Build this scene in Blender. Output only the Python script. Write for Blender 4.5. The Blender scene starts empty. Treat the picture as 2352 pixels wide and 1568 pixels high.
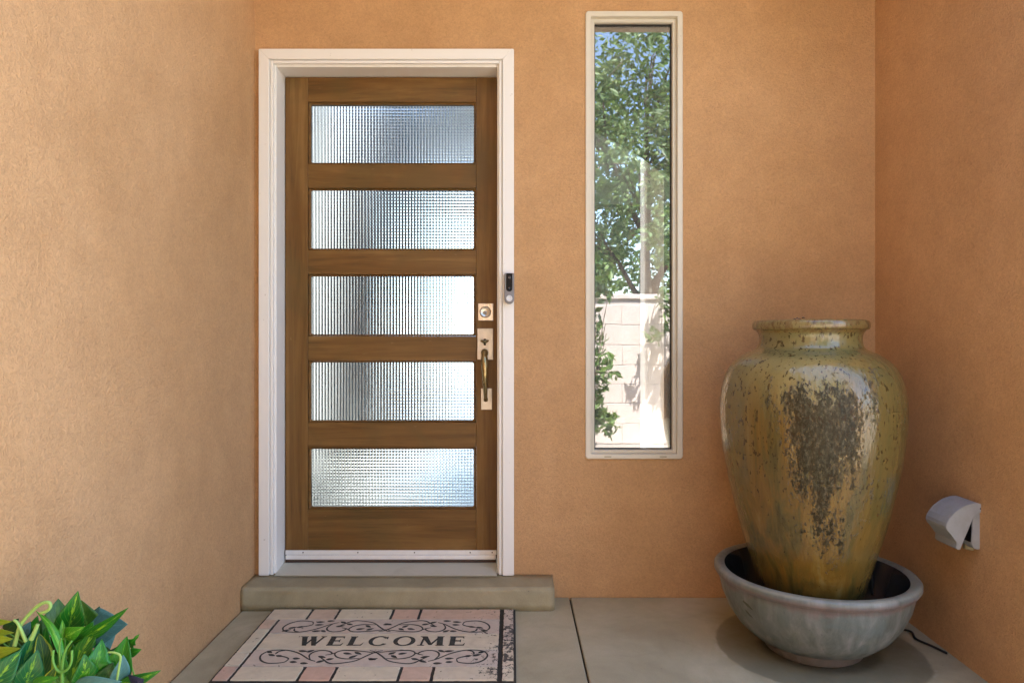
import bpy, bmesh, math, random
from mathutils import Vector, Matrix

random.seed(7)
R = math.radians
scn = bpy.context.scene
C = scn.collection
PI = math.pi

# ------------------------------------------------------------------ camera
CAM = Vector((0.0, -2.80, 1.046))
F = 1568.0                       # focal length in pixels of a 2352 px wide picture (24 mm lens)
cd = bpy.data.cameras.new('camera')
cam = bpy.data.objects.new('camera', cd)
C.objects.link(cam)
cam.location = CAM
cam.rotation_euler = (R(90), 0, 0)
cd.sensor_width = 36.0
cd.lens = 24.0
cd.clip_start = 0.05
cd.clip_end = 500
scn.camera = cam

# ------------------------------------------------------------------ sky, sun, exposure
SUN_EL, SUN_ROT = R(65), R(30)
world = bpy.data.worlds.new('World')
scn.world = world
world.use_nodes = True
wn = world.node_tree
bg = wn.nodes['Background']
sky = wn.nodes.new('ShaderNodeTexSky')
sky.sky_type = 'NISHITA'
sky.sun_disc = False
sky.sun_elevation = SUN_EL
sky.sun_rotation = SUN_ROT
wn.links.new(sky.outputs[0], bg.inputs[0])
bg.inputs[1].default_value = 0.15
sd = bpy.data.lights.new('sun', 'SUN')
sd.energy = 4.5
sd.angle = R(0.53)
sd.color = (1.0, 0.95, 0.88)
sun = bpy.data.objects.new('sun', sd)
C.objects.link(sun)
sdir = Vector((math.sin(SUN_ROT) * math.cos(SUN_EL), math.cos(SUN_ROT) * math.cos(SUN_EL), math.sin(SUN_EL)))
sun.rotation_euler = sdir.to_track_quat('Z', 'Y').to_euler()
sun.location = (2, 6, 9)
vs = scn.view_settings
vs.view_transform = 'Standard'
vs.look = 'None'
vs.exposure = 2.62
vs.gamma = 1.0
vs.use_curve_mapping = False
scn.render.engine = 'CYCLES'
cy = scn.cycles
cy.use_denoising = True
cy.max_bounces = 8
cy.diffuse_bounces = 5
cy.glossy_bounces = 3
cy.transmission_bounces = 6
cy.transparent_max_bounces = 6
cy.adaptive_threshold = 0.02
cy.sample_clamp_indirect = 6
cy.caustics_reflective = False
cy.caustics_refractive = False
cy.blur_glossy = 0.3

# ------------------------------------------------------------------ helpers
def P(px, py, D):
    """point at distance D in front of the camera plane, from a pixel of the 2352 px wide photograph"""
    return Vector(((px - 1176) / F * D, CAM.y + D, CAM.z - (py - 784) / F * D))

def link(o, parent=None):
    C.objects.link(o)
    if parent:
        o.parent = parent
    return o

def mesh_obj(name, verts, faces, mat=None, parent=None, smooth=False, loc=None):
    me = bpy.data.meshes.new(name)
    me.from_pydata([tuple(v) for v in verts], [], faces)
    me.update()
    if mat:
        me.materials.append(mat)
    if smooth:
        me.polygons.foreach_set('use_smooth', [True] * len(me.polygons))
    o = bpy.data.objects.new(name, me)
    if loc is not None:
        o.location = loc
    return link(o, parent)

def bm_obj(name, bm, mat=None, parent=None, smooth=False, loc=None, recalc=True):
    me = bpy.data.meshes.new(name)
    if recalc:
        bmesh.ops.recalc_face_normals(bm, faces=bm.faces[:])
    bm.to_mesh(me)
    bm.free()
    if mat:
        me.materials.append(mat)
    if smooth:
        me.polygons.foreach_set('use_smooth', [True] * len(me.polygons))
    o = bpy.data.objects.new(name, me)
    if loc is not None:
        o.location = loc
    return link(o, parent)

def add_box(bm, x0, x1, y0, y1, z0, z1, bevel=0.0, seg=2):
    r = bmesh.ops.create_cube(bm, size=1.0)
    vs_ = r['verts']
    for v in vs_:
        v.co = Vector((x0 if v.co.x < 0 else x1, y0 if v.co.y < 0 else y1, z0 if v.co.z < 0 else z1))
    if bevel > 0:
        es = set()
        for v in vs_:
            for e in v.link_edges:
                es.add(e)
        bmesh.ops.bevel(bm, geom=list(es), offset=bevel, segments=seg, profile=0.5, affect='EDGES', clamp_overlap=True)

def box(name, x0, x1, y0, y1, z0, z1, mat, parent=None, bevel=0.0, seg=2, smooth=False):
    bm = bmesh.new()
    add_box(bm, x0, x1, y0, y1, z0, z1, bevel, seg)
    return bm_obj(name, bm, mat, parent, smooth)

def tag(o, label, cat, group=None, kind=None):
    o['label'] = label
    o['category'] = cat
    if group:
        o['group'] = group
    if kind:
        o['kind'] = kind
    return o

def struct(o):
    o['kind'] = 'structure'
    return o

def thing(name, label, cat, loc=(0, 0, 0), group=None):
    o = bpy.data.objects.new(name, None)
    o.empty_display_size = 0.1
    o.location = loc
    link(o)
    return tag(o, label, cat, group)

def under(parent, *objs):
    """parent world-space meshes to a thing whose Empty stands at its base"""
    for o in objs:
        o.parent = parent
        o.location = o.location - parent.location
    return objs[0]

def rrect(x0, x1, z0, z1, r, n=5):
    pts = []
    for cx, cz, a0 in ((x1 - r, z1 - r, 0), (x0 + r, z1 - r, 90), (x0 + r, z0 + r, 180), (x1 - r, z0 + r, 270)):
        for i in range(n + 1):
            a = R(a0 + 90 * i / n)
            pts.append((cx + r * math.cos(a), cz + r * math.sin(a)))
    return pts

def ring(name, loops, mat, parent=None, smooth=False, close=True):
    """loops: list of (list of (x,z), y); skins consecutive loops (same count)"""
    V, Fc = [], []
    n = len(loops[0][0])
    for pts, y in loops:
        V += [(x, y, z) for x, z in pts]
    m = len(loops)
    for k in range(m if close else m - 1):
        k2 = (k + 1) % m
        for i in range(n):
            j = (i + 1) % n
            Fc.append((k * n + i, k * n + j, k2 * n + j, k2 * n + i))
    bm = bmesh.new()
    vv = [bm.verts.new(v) for v in V]
    for f in Fc:
        bm.faces.new([vv[i] for i in f])
    return bm_obj(name, bm, mat, parent, smooth)

def lathe(name, prof, seg, mat, parent=None, loc=None, smooth=True, wob=0.0, closed=False):
    V, Fc = [], []
    m = len(prof)
    for k, (r, z) in enumerate(prof):
        for i in range(seg):
            a = 2 * PI * i / seg
            rr = r * (1 + wob * (math.sin(2 * a + z * 9) * 0.5 + math.sin(3 * a + 1.3 + z * 5) * 0.35))
            V.append((rr * math.cos(a), rr * math.sin(a), z))
    for k in range(m - 1):
        for i in range(seg):
            j = (i + 1) % seg
            Fc.append((k * seg + i, k * seg + j, (k + 1) * seg + j, (k + 1) * seg + i))
    if prof[0][0] > 1e-6:
        Fc.append(tuple(range(seg - 1, -1, -1)))
    if prof[-1][0] > 1e-6 and not closed:
        Fc.append(tuple(range((m - 1) * seg, m * seg)))
    return mesh_obj(name, V, Fc, mat, parent, smooth, loc)

def catmull(pts, n=8):
    out = []
    p = [Vector(q) for q in pts]
    p = [p[0] * 2 - p[1]] + p + [p[-1] * 2 - p[-2]]
    for i in range(1, len(p) - 2):
        for k in range(n):
            t = k / n
            a, b, c, d = p[i - 1], p[i], p[i + 1], p[i + 2]
            out.append(0.5 * ((2 * b) + (c - a) * t + (2 * a - 5 * b + 4 * c - d) * t * t + (3 * b - a - 3 * c + d) * t ** 3))
    out.append(p[-2])
    return out

def add_tube(bm, pts, radii, seg=8, cap=True):
    pts = [Vector(p) for p in pts]
    rings = []
    prev = None
    for i, p in enumerate(pts):
        t = (pts[min(i + 1, len(pts) - 1)] - pts[max(i - 1, 0)]).normalized()
        if prev is None:
            prev = t.orthogonal().normalized()
        nrm = (prev - t * prev.dot(t))
        if nrm.length < 1e-6:
            nrm = t.orthogonal()
        nrm.normalize()
        prev = nrm
        b = t.cross(nrm)
        r = radii[i] if isinstance(radii, (list, tuple)) else radii
        rings.append([bm.verts.new(p + nrm * (r * math.cos(2 * PI * k / seg)) + b * (r * math.sin(2 * PI * k / seg))) for k in range(seg)])
    for a, b2 in zip(rings[:-1], rings[1:]):
        for k in range(seg):
            bm.faces.new((a[k], a[(k + 1) % seg], b2[(k + 1) % seg], b2[k]))
    if cap:
        bm.faces.new(rings[0][::-1])
        bm.faces.new(rings[-1])

def tube(name, pts, radii, mat, parent=None, seg=8):
    bm = bmesh.new()
    add_tube(bm, pts, radii, seg)
    return bm_obj(name, bm, mat, parent, True)

def fbm(x, y, s=1.0, seed=0):
    from mathutils import noise
    return noise.fractal(Vector((x * s, y * s, seed * 13.7)), 1.0, 2.0, 4)

# ------------------------------------------------------------------ materials
class N:
    """tiny node builder"""
    def __init__(s, name):
        s.m = bpy.data.materials.new(name)
        s.m.use_nodes = True
        s.t = s.m.node_tree
        s.b = s.t.nodes['Principled BSDF']
        s.out = s.t.nodes['Material Output']
        s.tc = s.t.nodes.new('ShaderNodeTexCoord')
    def set(s, inp, v):
        if hasattr(v, 'is_linked') or isinstance(v, bpy.types.NodeSocket):
            s.t.links.new(v, inp)
        elif isinstance(v, (tuple, list)) and len(v) == 3 and inp.type == 'RGBA':
            inp.default_value = (*v, 1)
        else:
            inp.default_value = v
    def node(s, kind, **kw):
        n = s.t.nodes.new(kind)
        for k, v in kw.items():
            setattr(n, k, v)
        return n
    def coord(s, which='Object', scale=(1, 1, 1), rot=(0, 0, 0), loc=(0, 0, 0)):
        mp = s.node('ShaderNodeMapping')
        s.t.links.new(s.tc.outputs[which], mp.inputs[0])
        mp.inputs['Scale'].default_value = scale
        mp.inputs['Rotation'].default_value = rot
        mp.inputs['Location'].default_value = loc
        return mp.outputs[0]
    def noise(s, vec, scale, detail=4, rough=0.55, dist=0.0, out=0):
        n = s.node('ShaderNodeTexNoise')
        s.t.links.new(vec, n.inputs['Vector'])
        n.inputs['Scale'].default_value = scale
        n.inputs['Detail'].default_value = detail
        n.inputs['Roughness'].default_value = rough
        n.inputs['Distortion'].default_value = dist
        return n.outputs[out]
    def voro(s, vec, scale, feature='F1', out='Distance', rnd=1.0):
        n = s.node('ShaderNodeTexVoronoi', feature=feature)
        s.t.links.new(vec, n.inputs['Vector'])
        n.inputs['Scale'].default_value = scale
        n.inputs['Randomness'].default_value = rnd
        return n.outputs[out]
    def ramp(s, fac, stops, interp='LINEAR'):
        n = s.node('ShaderNodeValToRGB')
        n.color_ramp.interpolation = interp
        el = n.color_ramp.elements
        while len(el) < len(stops):
            el.new(0.5)
        for e, (p, c) in zip(el, stops):
            e.position = p
            e.color = (*c, 1) if isinstance(c, (tuple, list)) else (c, c, c, 1)
        s.set(n.inputs[0], fac)
        return n.outputs[0]
    def mix(s, fac, a, b, mode='MIX'):
        n = s.node('ShaderNodeMix', data_type='RGBA', blend_type=mode)
        s.set(n.inputs[0], fac)
        s.set(n.inputs[6], a)
        s.set(n.inputs[7], b)
        return n.outputs[2]
    def math(s, op, a, b=0.5, c=0.0, clamp=False):
        n = s.node('ShaderNodeMath', operation=op, use_clamp=clamp)
        s.set(n.inputs[0], a)
        s.set(n.inputs[1], b)
        s.set(n.inputs[2], c)
        return n.outputs[0]
    def mr(s, v, a, b, c=0.0, d=1.0, smooth=True):
        n = s.node('ShaderNodeMapRange', interpolation_type='SMOOTHSTEP' if smooth else 'LINEAR')
        s.set(n.inputs[0], v)
        for i, q in enumerate((a, b, c, d)):
            s.set(n.inputs[1 + i], q)
        return n.outputs[0]
    def sep(s, vec):
        n = s.node('ShaderNodeSeparateXYZ')
        s.t.links.new(vec, n.inputs[0])
        return n.outputs
    def rnd(s):
        return s.node('ShaderNodeObjectInfo').outputs['Random']
    def bump(s, h, strength=0.3, dist=0.01, normal=None):
        n = s.node('ShaderNodeBump')
        n.inputs['Strength'].default_value = strength
        n.inputs['Distance'].default_value = dist
        s.t.links.new(h, n.inputs['Height'])
        if normal is not None:
            s.t.links.new(normal, n.inputs['Normal'])
        return n.outputs[0]
    def done(s, col=None, rough=None, bump=None, **kw):
        if col is not None:
            s.set(s.b.inputs['Base Color'], col)
        if rough is not None:
            s.set(s.b.inputs['Roughness'], rough)
        if bump is not None:
            s.t.links.new(bump, s.b.inputs['Normal'])
        for k, v in kw.items():
            s.set(s.b.inputs[k.replace('_', ' ')], v)
        return s.m

def m_stucco(name, c0, c1, c2):
    n = N(name)
    v = n.coord()
    big = n.noise(v, 1.3, 3, 0.6, 0.4)
    col = n.ramp(big, [(0.3, c0), (0.52, c1), (0.72, c2)])
    mid = n.noise(v, 9, 3, 0.65)
    col = n.mix(0.4, col, n.ramp(mid, [(0.3, (0.80, 0.77, 0.74)), (0.7, (1.08, 1.06, 1.04))]), 'MULTIPLY')
    # trowelled sand finish: grains and short worm-like drags
    g2 = n.noise(v, 105, 2, 0.65, 1.2)
    pits = n.mr(g2, 0.32, 0.62, 0.88, 1.05, False)
    col = n.mix(1.0, col, pits, 'MULTIPLY')
    h = n.math('ADD', n.math('MULTIPLY', g2, 1.0), n.math('MULTIPLY', mid, 0.6))
    b = n.bump(h, 0.8, 0.0050)
    return n.done(col, 0.92, b, Specular_IOR_Level=0.25)

M = {}
M['stucco'] = m_stucco('stucco', (0.555, 0.328, 0.160), (0.610, 0.368, 0.186), (0.655, 0.406, 0.214))

def m_paint(name, c, rough=0.4, bumpy=0.25, dirt=0.12):
    n = N(name)
    v = n.coord()
    d = n.noise(v, 6, 6, 0.65, 0.5)
    col = n.mix(n.mr(d, 0.5, 0.8, 0, dirt), c, tuple(x * 0.6 for x in (c[0], c[1] * 0.95, c[2] * 0.85)))
    sp = n.noise(v, 70, 2, 0.5)
    col = n.mix(n.mr(sp, 0.74, 0.78, 0, 0.35), col, (0.25, 0.2, 0.15))
    gr = n.noise(n.coord(scale=(1, 1, 0.12)), 160, 3, 0.6)
    return n.done(col, n.mr(d, 0.3, 0.7, rough - 0.06, rough + 0.1), n.bump(gr, bumpy, 0.001))
M['white'] = m_paint('white_paint', (0.89, 0.875, 0.85), 0.4, 0.25, 0.06)
M['cream'] = m_paint('cream_vinyl', (0.74, 0.70, 0.60), 0.35, 0.1, 0.2)
M['sill'] = m_paint('grey_sill_paint', (0.60, 0.575, 0.475), 0.7, 0.3, 0.35)
M['sill'].node_tree.nodes['Principled BSDF'].inputs['Specular IOR Level'].default_value = 0.2

def m_wood(name, axis):
    n = N(name)
    rnd = n.rnd()
    sc = (1, 1, 0.06) if axis == 'Z' else (0.06, 1, 1)
    base = n.coord(scale=sc)
    off = n.node('ShaderNodeVectorMath', operation='ADD')
    n.t.links.new(base, off.inputs[0])
    cmb = n.node('ShaderNodeCombineXYZ')
    n.t.links.new(n.math('MULTIPLY', rnd, 7.3), cmb.inputs[1])
    n.t.links.new(cmb.outputs[0], off.inputs[1])
    v = off.outputs[0]
    f1 = n.noise(v, 22, 6, 0.6, 0.9)
    f2 = n.noise(v, 120, 4, 0.6, 0.2)
    big = n.noise(n.coord(), 2.6, 4, 0.6, 0.6)
    col = n.ramp(f1, [(0.28, (0.092, 0.044, 0.011)), (0.46, (0.165, 0.080, 0.020)), (0.60, (0.215, 0.112, 0.031)), (0.78, (0.29, 0.165, 0.056))])
    col = n.mix(n.mr(big, 0.42, 0.68, 0, 0.55), col, (0.150, 0.066, 0.014))
    col = n.mix(n.mr(n.noise(n.coord(loc=(3, 1, 2)), 3.1, 4, 0.6, 0.5), 0.48, 0.7, 0, 0.5), col, (0.118, 0.078, 0.024))
    col = n.mix(n.mr(f2, 0.5, 0.75, 0, 0.35), col, (0.06, 0.03, 0.009))
    fleck = n.noise(n.coord(scale=(0.35, 1, 1) if axis == 'X' else (1, 1, 0.35)), 55, 3, 0.6)
    col = n.mix(n.mr(fleck, 0.70, 0.76, 0, 0.35), col, (0.34, 0.22, 0.10))
    return n.done(col, n.mr(f1, 0.3, 0.7, 0.42, 0.58), n.bump(f2, 0.25, 0.0012), Specular_IOR_Level=0.4)
M['wood_v'] = m_wood('stained_wood_vertical', 'Z')
M['wood_h'] = m_wood('stained_wood_horizontal', 'X')

def m_concrete(name, c0, c1, c2, wet=None):
    n = N(name)
    v = n.coord()
    a = n.noise(v, 2.2, 6, 0.62, 0.6)
    col = n.ramp(a, [(0.28, c0), (0.5, c1), (0.72, c2)])
    b = n.noise(v, 16, 6, 0.7, 0.4)
    col = n.mix(0.5, col, n.ramp(b, [(0.3, 0.78), (0.7, 1.12)]), 'MULTIPLY')
    g = n.noise(v, 260, 3, 0.7)
    col = n.mix(0.4, col, n.ramp(g, [(0.3, 0.75), (0.7, 1.15)]), 'MULTIPLY')
    stn = n.noise(n.coord(loc=(5, 3, 1)), 3.4, 5, 0.68, 1.0)
    col = n.mix(n.mr(stn, 0.52, 0.70, 0, 0.22), col, tuple(q * 0.55 for q in c0))
    dk = n.noise(v, 45, 2, 0.5)
    col = n.mix(n.mr(dk, 0.74, 0.79, 0, 0.5), col, (0.05, 0.04, 0.03))
    rough = n.mr(b, 0.3, 0.7, 0.55, 0.8)
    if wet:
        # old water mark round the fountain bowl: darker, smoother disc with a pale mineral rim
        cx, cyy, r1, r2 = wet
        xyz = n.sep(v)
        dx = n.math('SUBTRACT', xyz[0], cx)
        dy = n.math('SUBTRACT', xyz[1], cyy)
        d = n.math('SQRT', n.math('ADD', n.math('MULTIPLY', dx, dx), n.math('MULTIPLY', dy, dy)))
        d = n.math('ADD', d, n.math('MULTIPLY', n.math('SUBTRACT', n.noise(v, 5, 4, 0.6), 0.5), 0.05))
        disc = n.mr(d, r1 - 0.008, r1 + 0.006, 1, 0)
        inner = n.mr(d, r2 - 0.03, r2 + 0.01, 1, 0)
        col = n.mix(n.math('MULTIPLY', disc, 0.6), col, (0.10, 0.098, 0.066))
        col = n.mix(n.math('MULTIPLY', inner, 0.6), col, (0.04, 0.032, 0.026))  # inner disc paints the bowl's contact shadow into the wet floor
        rim = n.math('MULTIPLY', n.mr(d, r1 - 0.005, r1 + 0.006, 0, 1), n.mr(d, r1 + 0.006, r1 + 0.022, 1, 0))
        col = n.mix(n.math('MULTIPLY', rim, n.mr(b, 0.45, 0.65, 0.0, 0.4)), col, (0.50, 0.48, 0.42))
        rough = n.math('SUBTRACT', rough, n.math('MULTIPLY', disc, 0.25))
    h = n.math('ADD', n.math('MULTIPLY', g, 0.5), b)
    return n.done(col, rough, n.bump(h, 0.3, 0.004), Specular_IOR_Level=0.4)
URN = Vector((1.022, -0.455, 0))
BOWL = Vector((1.030, -0.460, 0))
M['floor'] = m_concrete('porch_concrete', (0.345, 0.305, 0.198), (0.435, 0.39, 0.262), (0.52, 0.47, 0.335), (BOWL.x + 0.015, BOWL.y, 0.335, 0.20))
M['step'] = m_concrete('step_concrete', (0.275, 0.235, 0.142), (0.375, 0.325, 0.205), (0.47, 0.415, 0.275))
M['joint'] = N('joint_dirt').done((0.06, 0.052, 0.036), 0.95)
M['soil'] = N('potting_soil').done((0.03, 0.02, 0.012), 0.95)

def m_metal(name, c, rough, c2=None):
    n = N(name)
    v = n.coord()
    a = n.noise(n.coord(scale=(1, 1, 0.2)), 90, 4, 0.6)
    col = n.mix(n.mr(n.noise(v, 30, 4, 0.6), 0.4, 0.7, 0, 0.6), c, c2 or tuple(x * 0.7 for x in c))
    return n.done(col, n.mr(a, 0.3, 0.7, rough - 0.06, rough + 0.08), n.bump(a, 0.08, 0.0006), Metallic=1.0)
M['nickel'] = m_metal('satin_nickel', (0.72, 0.68, 0.62), 0.32)
M['bronze'] = m_metal('aged_brass', (0.42, 0.34, 0.18), 0.30, (0.30, 0.24, 0.13))
M['brass_plate'] = m_metal('pale_satin_brass', (0.56, 0.54, 0.51), 0.42)
M['alu'] = m_metal('aluminium', (0.88, 0.88, 0.87), 0.5, (0.82, 0.82, 0.82))
M['alu'].node_tree.nodes['Principled BSDF'].inputs['Metallic'].default_value = 0.35
M['black'] = N('black_plastic').done((0.008, 0.008, 0.009), 0.4, Specular_IOR_Level=0.2)
M['lens'] = N('camera_lens').done((0.02, 0.02, 0.03), 0.05, Coat_Weight=1.0)
M['rubber'] = N('dark_rubber').done((0.02, 0.018, 0.016), 0.7)
M['sweep_rubber'] = N('brown_rubber').done((0.06, 0.032, 0.022), 0.6)
M['bell_grey'] = N('doorbell_grey').done((0.24, 0.24, 0.26), 0.4)
M['bell_white'] = N('doorbell_button').done((0.75, 0.77, 0.8), 0.3)

def m_grey_plastic():
    n = N('weathered_grey_plastic')
    v = n.coord()
    a = n.noise(v, 40, 4, 0.6)
    col = n.mix(n.mr(a, 0.4, 0.7, 0, 0.5), (0.37, 0.40, 0.44), (0.30, 0.325, 0.335))
    return n.done(col, 0.55, n.bump(n.noise(v, 400, 2, 0.5), 0.2, 0.0006))
M['grey_plastic'] = m_grey_plastic()

def m_reeded():
    n = N('cross_reeded_glass')
    return n.done((0.68, 0.78, 0.83), 0.02, None, Transmission_Weight=1.0, IOR=1.5)
M['reeded'] = m_reeded()

def m_window_glass():
    n = N('window_glass')
    tr = n.node('ShaderNodeBsdfTransparent')
    tr.inputs[0].default_value = (0.97, 0.99, 0.99, 1)
    gl = n.node('ShaderNodeBsdfGlossy')
    gl.inputs['Color'].default_value = (1.0, 1.0, 1.0, 1)
    gl.inputs['Roughness'].default_value = 0.008
    fr = n.node('ShaderNodeFresnel')
    fr.inputs['IOR'].default_value = 3.2
    wv = n.noise(n.coord(), 3.0, 2, 0.4)
    b = n.bump(wv, 0.05, 0.01)
    n.t.links.new(b, gl.inputs['Normal'])
    mx = n.node('ShaderNodeMixShader')
    n.t.links.new(fr.outputs[0], mx.inputs[0])
    n.t.links.new(tr.outputs[0], mx.inputs[1])
    n.t.links.new(gl.outputs[0], mx.inputs[2])
    df = n.node('ShaderNodeBsdfDiffuse')
    df.inputs[0].default_value = (0.80, 0.80, 0.78, 1)
    veil = n.node('ShaderNodeMixShader')  # pale diffuse layer mixed in as haze over the reflection
    n.t.links.new(n.mr(n.noise(n.coord(), 7, 4, 0.6), 0.3, 0.7, 0.05, 0.10), veil.inputs[0])
    n.t.links.new(mx.outputs[0], veil.inputs[1])
    n.t.links.new(df.outputs[0], veil.inputs[2])
    n.t.links.new(veil.outputs[0], n.out.inputs['Surface'])
    return n.m
M['winglass'] = m_window_glass()

M['inner_wall'] = N('interior_white_wall').done((0.86, 0.85, 0.82), 0.8)
M['inner_dark'] = N('interior_slate_wall').done((0.05, 0.065, 0.085), 0.7)
M['inner_slate'] = N('interior_blue_grey_wall').done((0.13, 0.17, 0.21), 0.6)
M['inner_floor'] = N('interior_tile_floor').done((0.72, 0.71, 0.68), 0.3)
M['soffit'] = m_paint('cream_soffit', (0.70, 0.62, 0.48), 0.7, 0.2, 0.1)
M['roof'] = N('roof_membrane').done((0.45, 0.43, 0.40), 0.9)

# ------------------------------------------------------------------ ground, porch floor
def m_gravel():
    n = N('tan_gravel')
    v = n.coord()
    c = n.voro(v, 45, 'F1', 'Color')
    col = n.mix(n.sep(c)[0], (0.30, 0.25, 0.19), (0.46, 0.40, 0.33))
    return n.done(col, 0.95, n.bump(n.voro(v, 45), 0.6, 0.02))
M['gravel'] = m_gravel()
g = mesh_obj('ground', [(-90, -90, -0.06), (90, -90, -0.06), (90, 90, -0.06), (-90, 90, -0.06)], [(0, 1, 2, 3)], M['gravel'])
struct(g)

pf = box('porch_floor', -1.30, 1.75, -3.35, 0.10, -0.055, -0.014, M['joint'])
struct(pf)
JX = 0.236
for (x0, x1, y0, y1) in ((-1.0510, JX - 0.0028, -3.35, -0.004), (JX + 0.0028, 1.75, -3.35, -0.004)):
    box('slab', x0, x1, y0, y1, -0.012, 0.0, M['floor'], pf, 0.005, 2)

# ------------------------------------------------------------------ house
house = thing('house', 'orange stucco house walls round a recessed entrance porch', 'house', (0, 0.1, 0))
H = []
WX0, WX1, WZ0, WZ1 = 0.305, 0.695, 0.570, 2.393        # window opening
DX0, DX1, DZ1 = -1.000, -0.026, 2.205                  # rough door opening
def wall_with_openings():
    xs = [-1.055, DX0, DX1, WX0, WX1, 1.497]
    zs = [-0.012, WZ0, DZ1, WZ1, 2.88]
    def hole(i, k):
        xm, zm = (xs[i] + xs[i + 1]) / 2, (zs[k] + zs[k + 1]) / 2
        return (DX0 < xm < DX1 and zm < DZ1) or (WX0 < xm < WX1 and WZ0 < zm < WZ1)
    bm = bmesh.new()
    cache = {}
    def V(x, y, z):
        k = (round(x, 5), round(y, 5), round(z, 5))
        if k not in cache:
            cache[k] = bm.verts.new(k)
        return cache[k]
    nx, nz = len(xs) - 1, len(zs) - 1
    for i in range(nx):
        for k in range(nz):
            if hole(i, k):
                continue
            x0, x1, z0, z1 = xs[i], xs[i + 1], zs[k], zs[k + 1]
            for y in (0.0, 0.2):
                bm.faces.new((V(x0, y, z0), V(x1, y, z0), V(x1, y, z1), V(x0, y, z1)))
            for (di, dk, a, b) in ((-1, 0, (x0, z0), (x0, z1)), (1, 0, (x1, z0), (x1, z1)), (0, -1, (x0, z0), (x1, z0)), (0, 1, (x0, z1), (x1, z1))):
                ii, kk = i + di, k + dk
                if ii < 0 or ii >= nx or kk < 0 or kk >= nz or hole(ii, kk):
                    bm.faces.new((V(a[0], 0, a[1]), V(b[0], 0, b[1]), V(b[0], 0.2, b[1]), V(a[0], 0.2, a[1])))
    return bm_obj('entrance_wall', bm, M['stucco'])
H.append(wall_with_openings())
def prism(name, foot, z0, z1, mat):
    n = len(foot)
    V = [(x, y, z0) for x, y in foot] + [(x, y, z1) for x, y in foot]
    Fc = [tuple(range(n - 1, -1, -1)), tuple(range(n, 2 * n))] + [(i, (i + 1) % n, n + (i + 1) % n, n + i) for i in range(n)]
    return mesh_obj(name, V, Fc, mat)
H.append(prism('side_wall', [(-1.055, 0.2), (-1.055, -3.9), (-1.30, -3.9), (-1.30, 0.2)][::-1], -0.012, 2.88, M['stucco']))
H.append(prism('side_wall', [(1.497, 0.2), (1.75, 0.2), (1.75, -0.98), (1.452, -0.98)][::-1], -0.012, 2.88, M['stucco']))
# roof and soffit
LIGHT_HOLES = [(-1.19, -0.55, 1.25, 2.17), (-0.66, 0.10, 2.42, 3.60), (0.27, 0.70, 0.30, 1.10), (0.27, 1.8, 1.34, 2.20)]  # invented roof holes letting daylight brighten the rooms behind the glass
def slab_with_hole(name, x0, x1, y0, y1, z0, z1, mat):
    xs = sorted({x0, x1} | {q for h in LIGHT_HOLES for q in h[:2]})
    ys = sorted({y0, y1} | {q for h in LIGHT_HOLES for q in h[2:]})
    bm = bmesh.new()
    for i in range(len(xs) - 1):
        for k in range(len(ys) - 1):
            xm, ym = (xs[i] + xs[i + 1]) / 2, (ys[k] + ys[k + 1]) / 2
            if any(h[0] < xm < h[1] and h[2] < ym < h[3] for h in LIGHT_HOLES):
                continue
            add_box(bm, xs[i], xs[i + 1], ys[k], ys[k + 1], z0, z1)
    return bm_obj(name, bm, mat)
H.append(box('shade_canopy', -1.30, -0.20, -3.9, -1.145, 2.93, 3.05, M['roof']))  # unseen cover added to keep sky light off the right wall
H.append(box('light_block_wall', -1.05, -0.10, -4.05, -3.85, -0.05, 2.92, M['stucco']))  # unseen wall added at front left to darken the right wall
H.append(slab_with_hole('roof', -3.4, 4.2, -1.08, 7.6, 2.93, 3.12, M['roof']))
H.append(box('porch_soffit', -1.055, 1.46, -1.05, 0.0, 2.882, 2.928, M['soffit']))
H.append(box('fascia', -1.30, 1.80, -1.14, -1.082, 2.86, 3.14, M['soffit']))
# rooms behind the door and the window
H.append(box('interior_floor', -3.2, 4.0, 0.21, 7.5, -0.05, 0.098, M['inner_floor']))
H.append(slab_with_hole('ceiling', -3.2, 4.0, 0.21, 7.5, 2.74, 2.80, M['inner_wall']))
H.append(box('outer_wall', -3.4, -3.21, 0.21, 7.5, -0.05, 2.90, M['inner_wall']))
H.append(box('outer_wall', 4.01, 4.2, 0.21, 7.5, -0.05, 2.90, M['inner_wall']))
H.append(box('outer_wall', -3.2, -1.306, 0.0, 0.2, -0.05, 2.90, M['inner_wall']))
H.append(box('outer_wall', 1.756, 4.0, 0.0, 0.2, -0.05, 2.90, M['inner_wall']))
H.append(box('hall_wall', -1.25, -1.20, 0.21, 2.2, 0.10, 2.73, M['inner_wall']))
H.append(box('partition_wall', 0.221, 0.25, 0.21, 5.6, 0.10, 2.73, M['inner_wall']))  # white panel added to bounce daylight onto the return wall
H.append(box('partition_wall', 0.12, 0.22, 0.21, 5.6, 0.10, 2.73, M['inner_slate']))
H.append(box('sky_block_wall', -1.30, -1.06, -3.9, -1.15, 3.06, 3.7, M['stucco']))  # unseen, added to block sky light coming over the left wall
H.append(box('hall_end_wall', -1.25, -0.68, 2.2, 2.3, 0.10, 2.73, M['inner_slate']))
for xq in (-1.00, -0.52, -0.10):  # dark bars added to break up the bright opening behind the glass
    H.append(box('glare_bar', xq - 0.05, xq + 0.05, 5.60, 5.70, 0.10, 2.73, M['inner_dark']))
H.append(box('glare_bar', -2.2, 0.12, 5.61, 5.69, 1.05, 1.17, M['inner_dark']))
H.append(box('rear_wall', -3.2, -2.2, 5.62, 5.75, 0.10, 2.73, M['inner_dark']))
H.append(box('rear_wall', 0.12, 4.0, 5.62, 5.75, 0.10, 2.73, M['inner_dark']))
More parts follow.
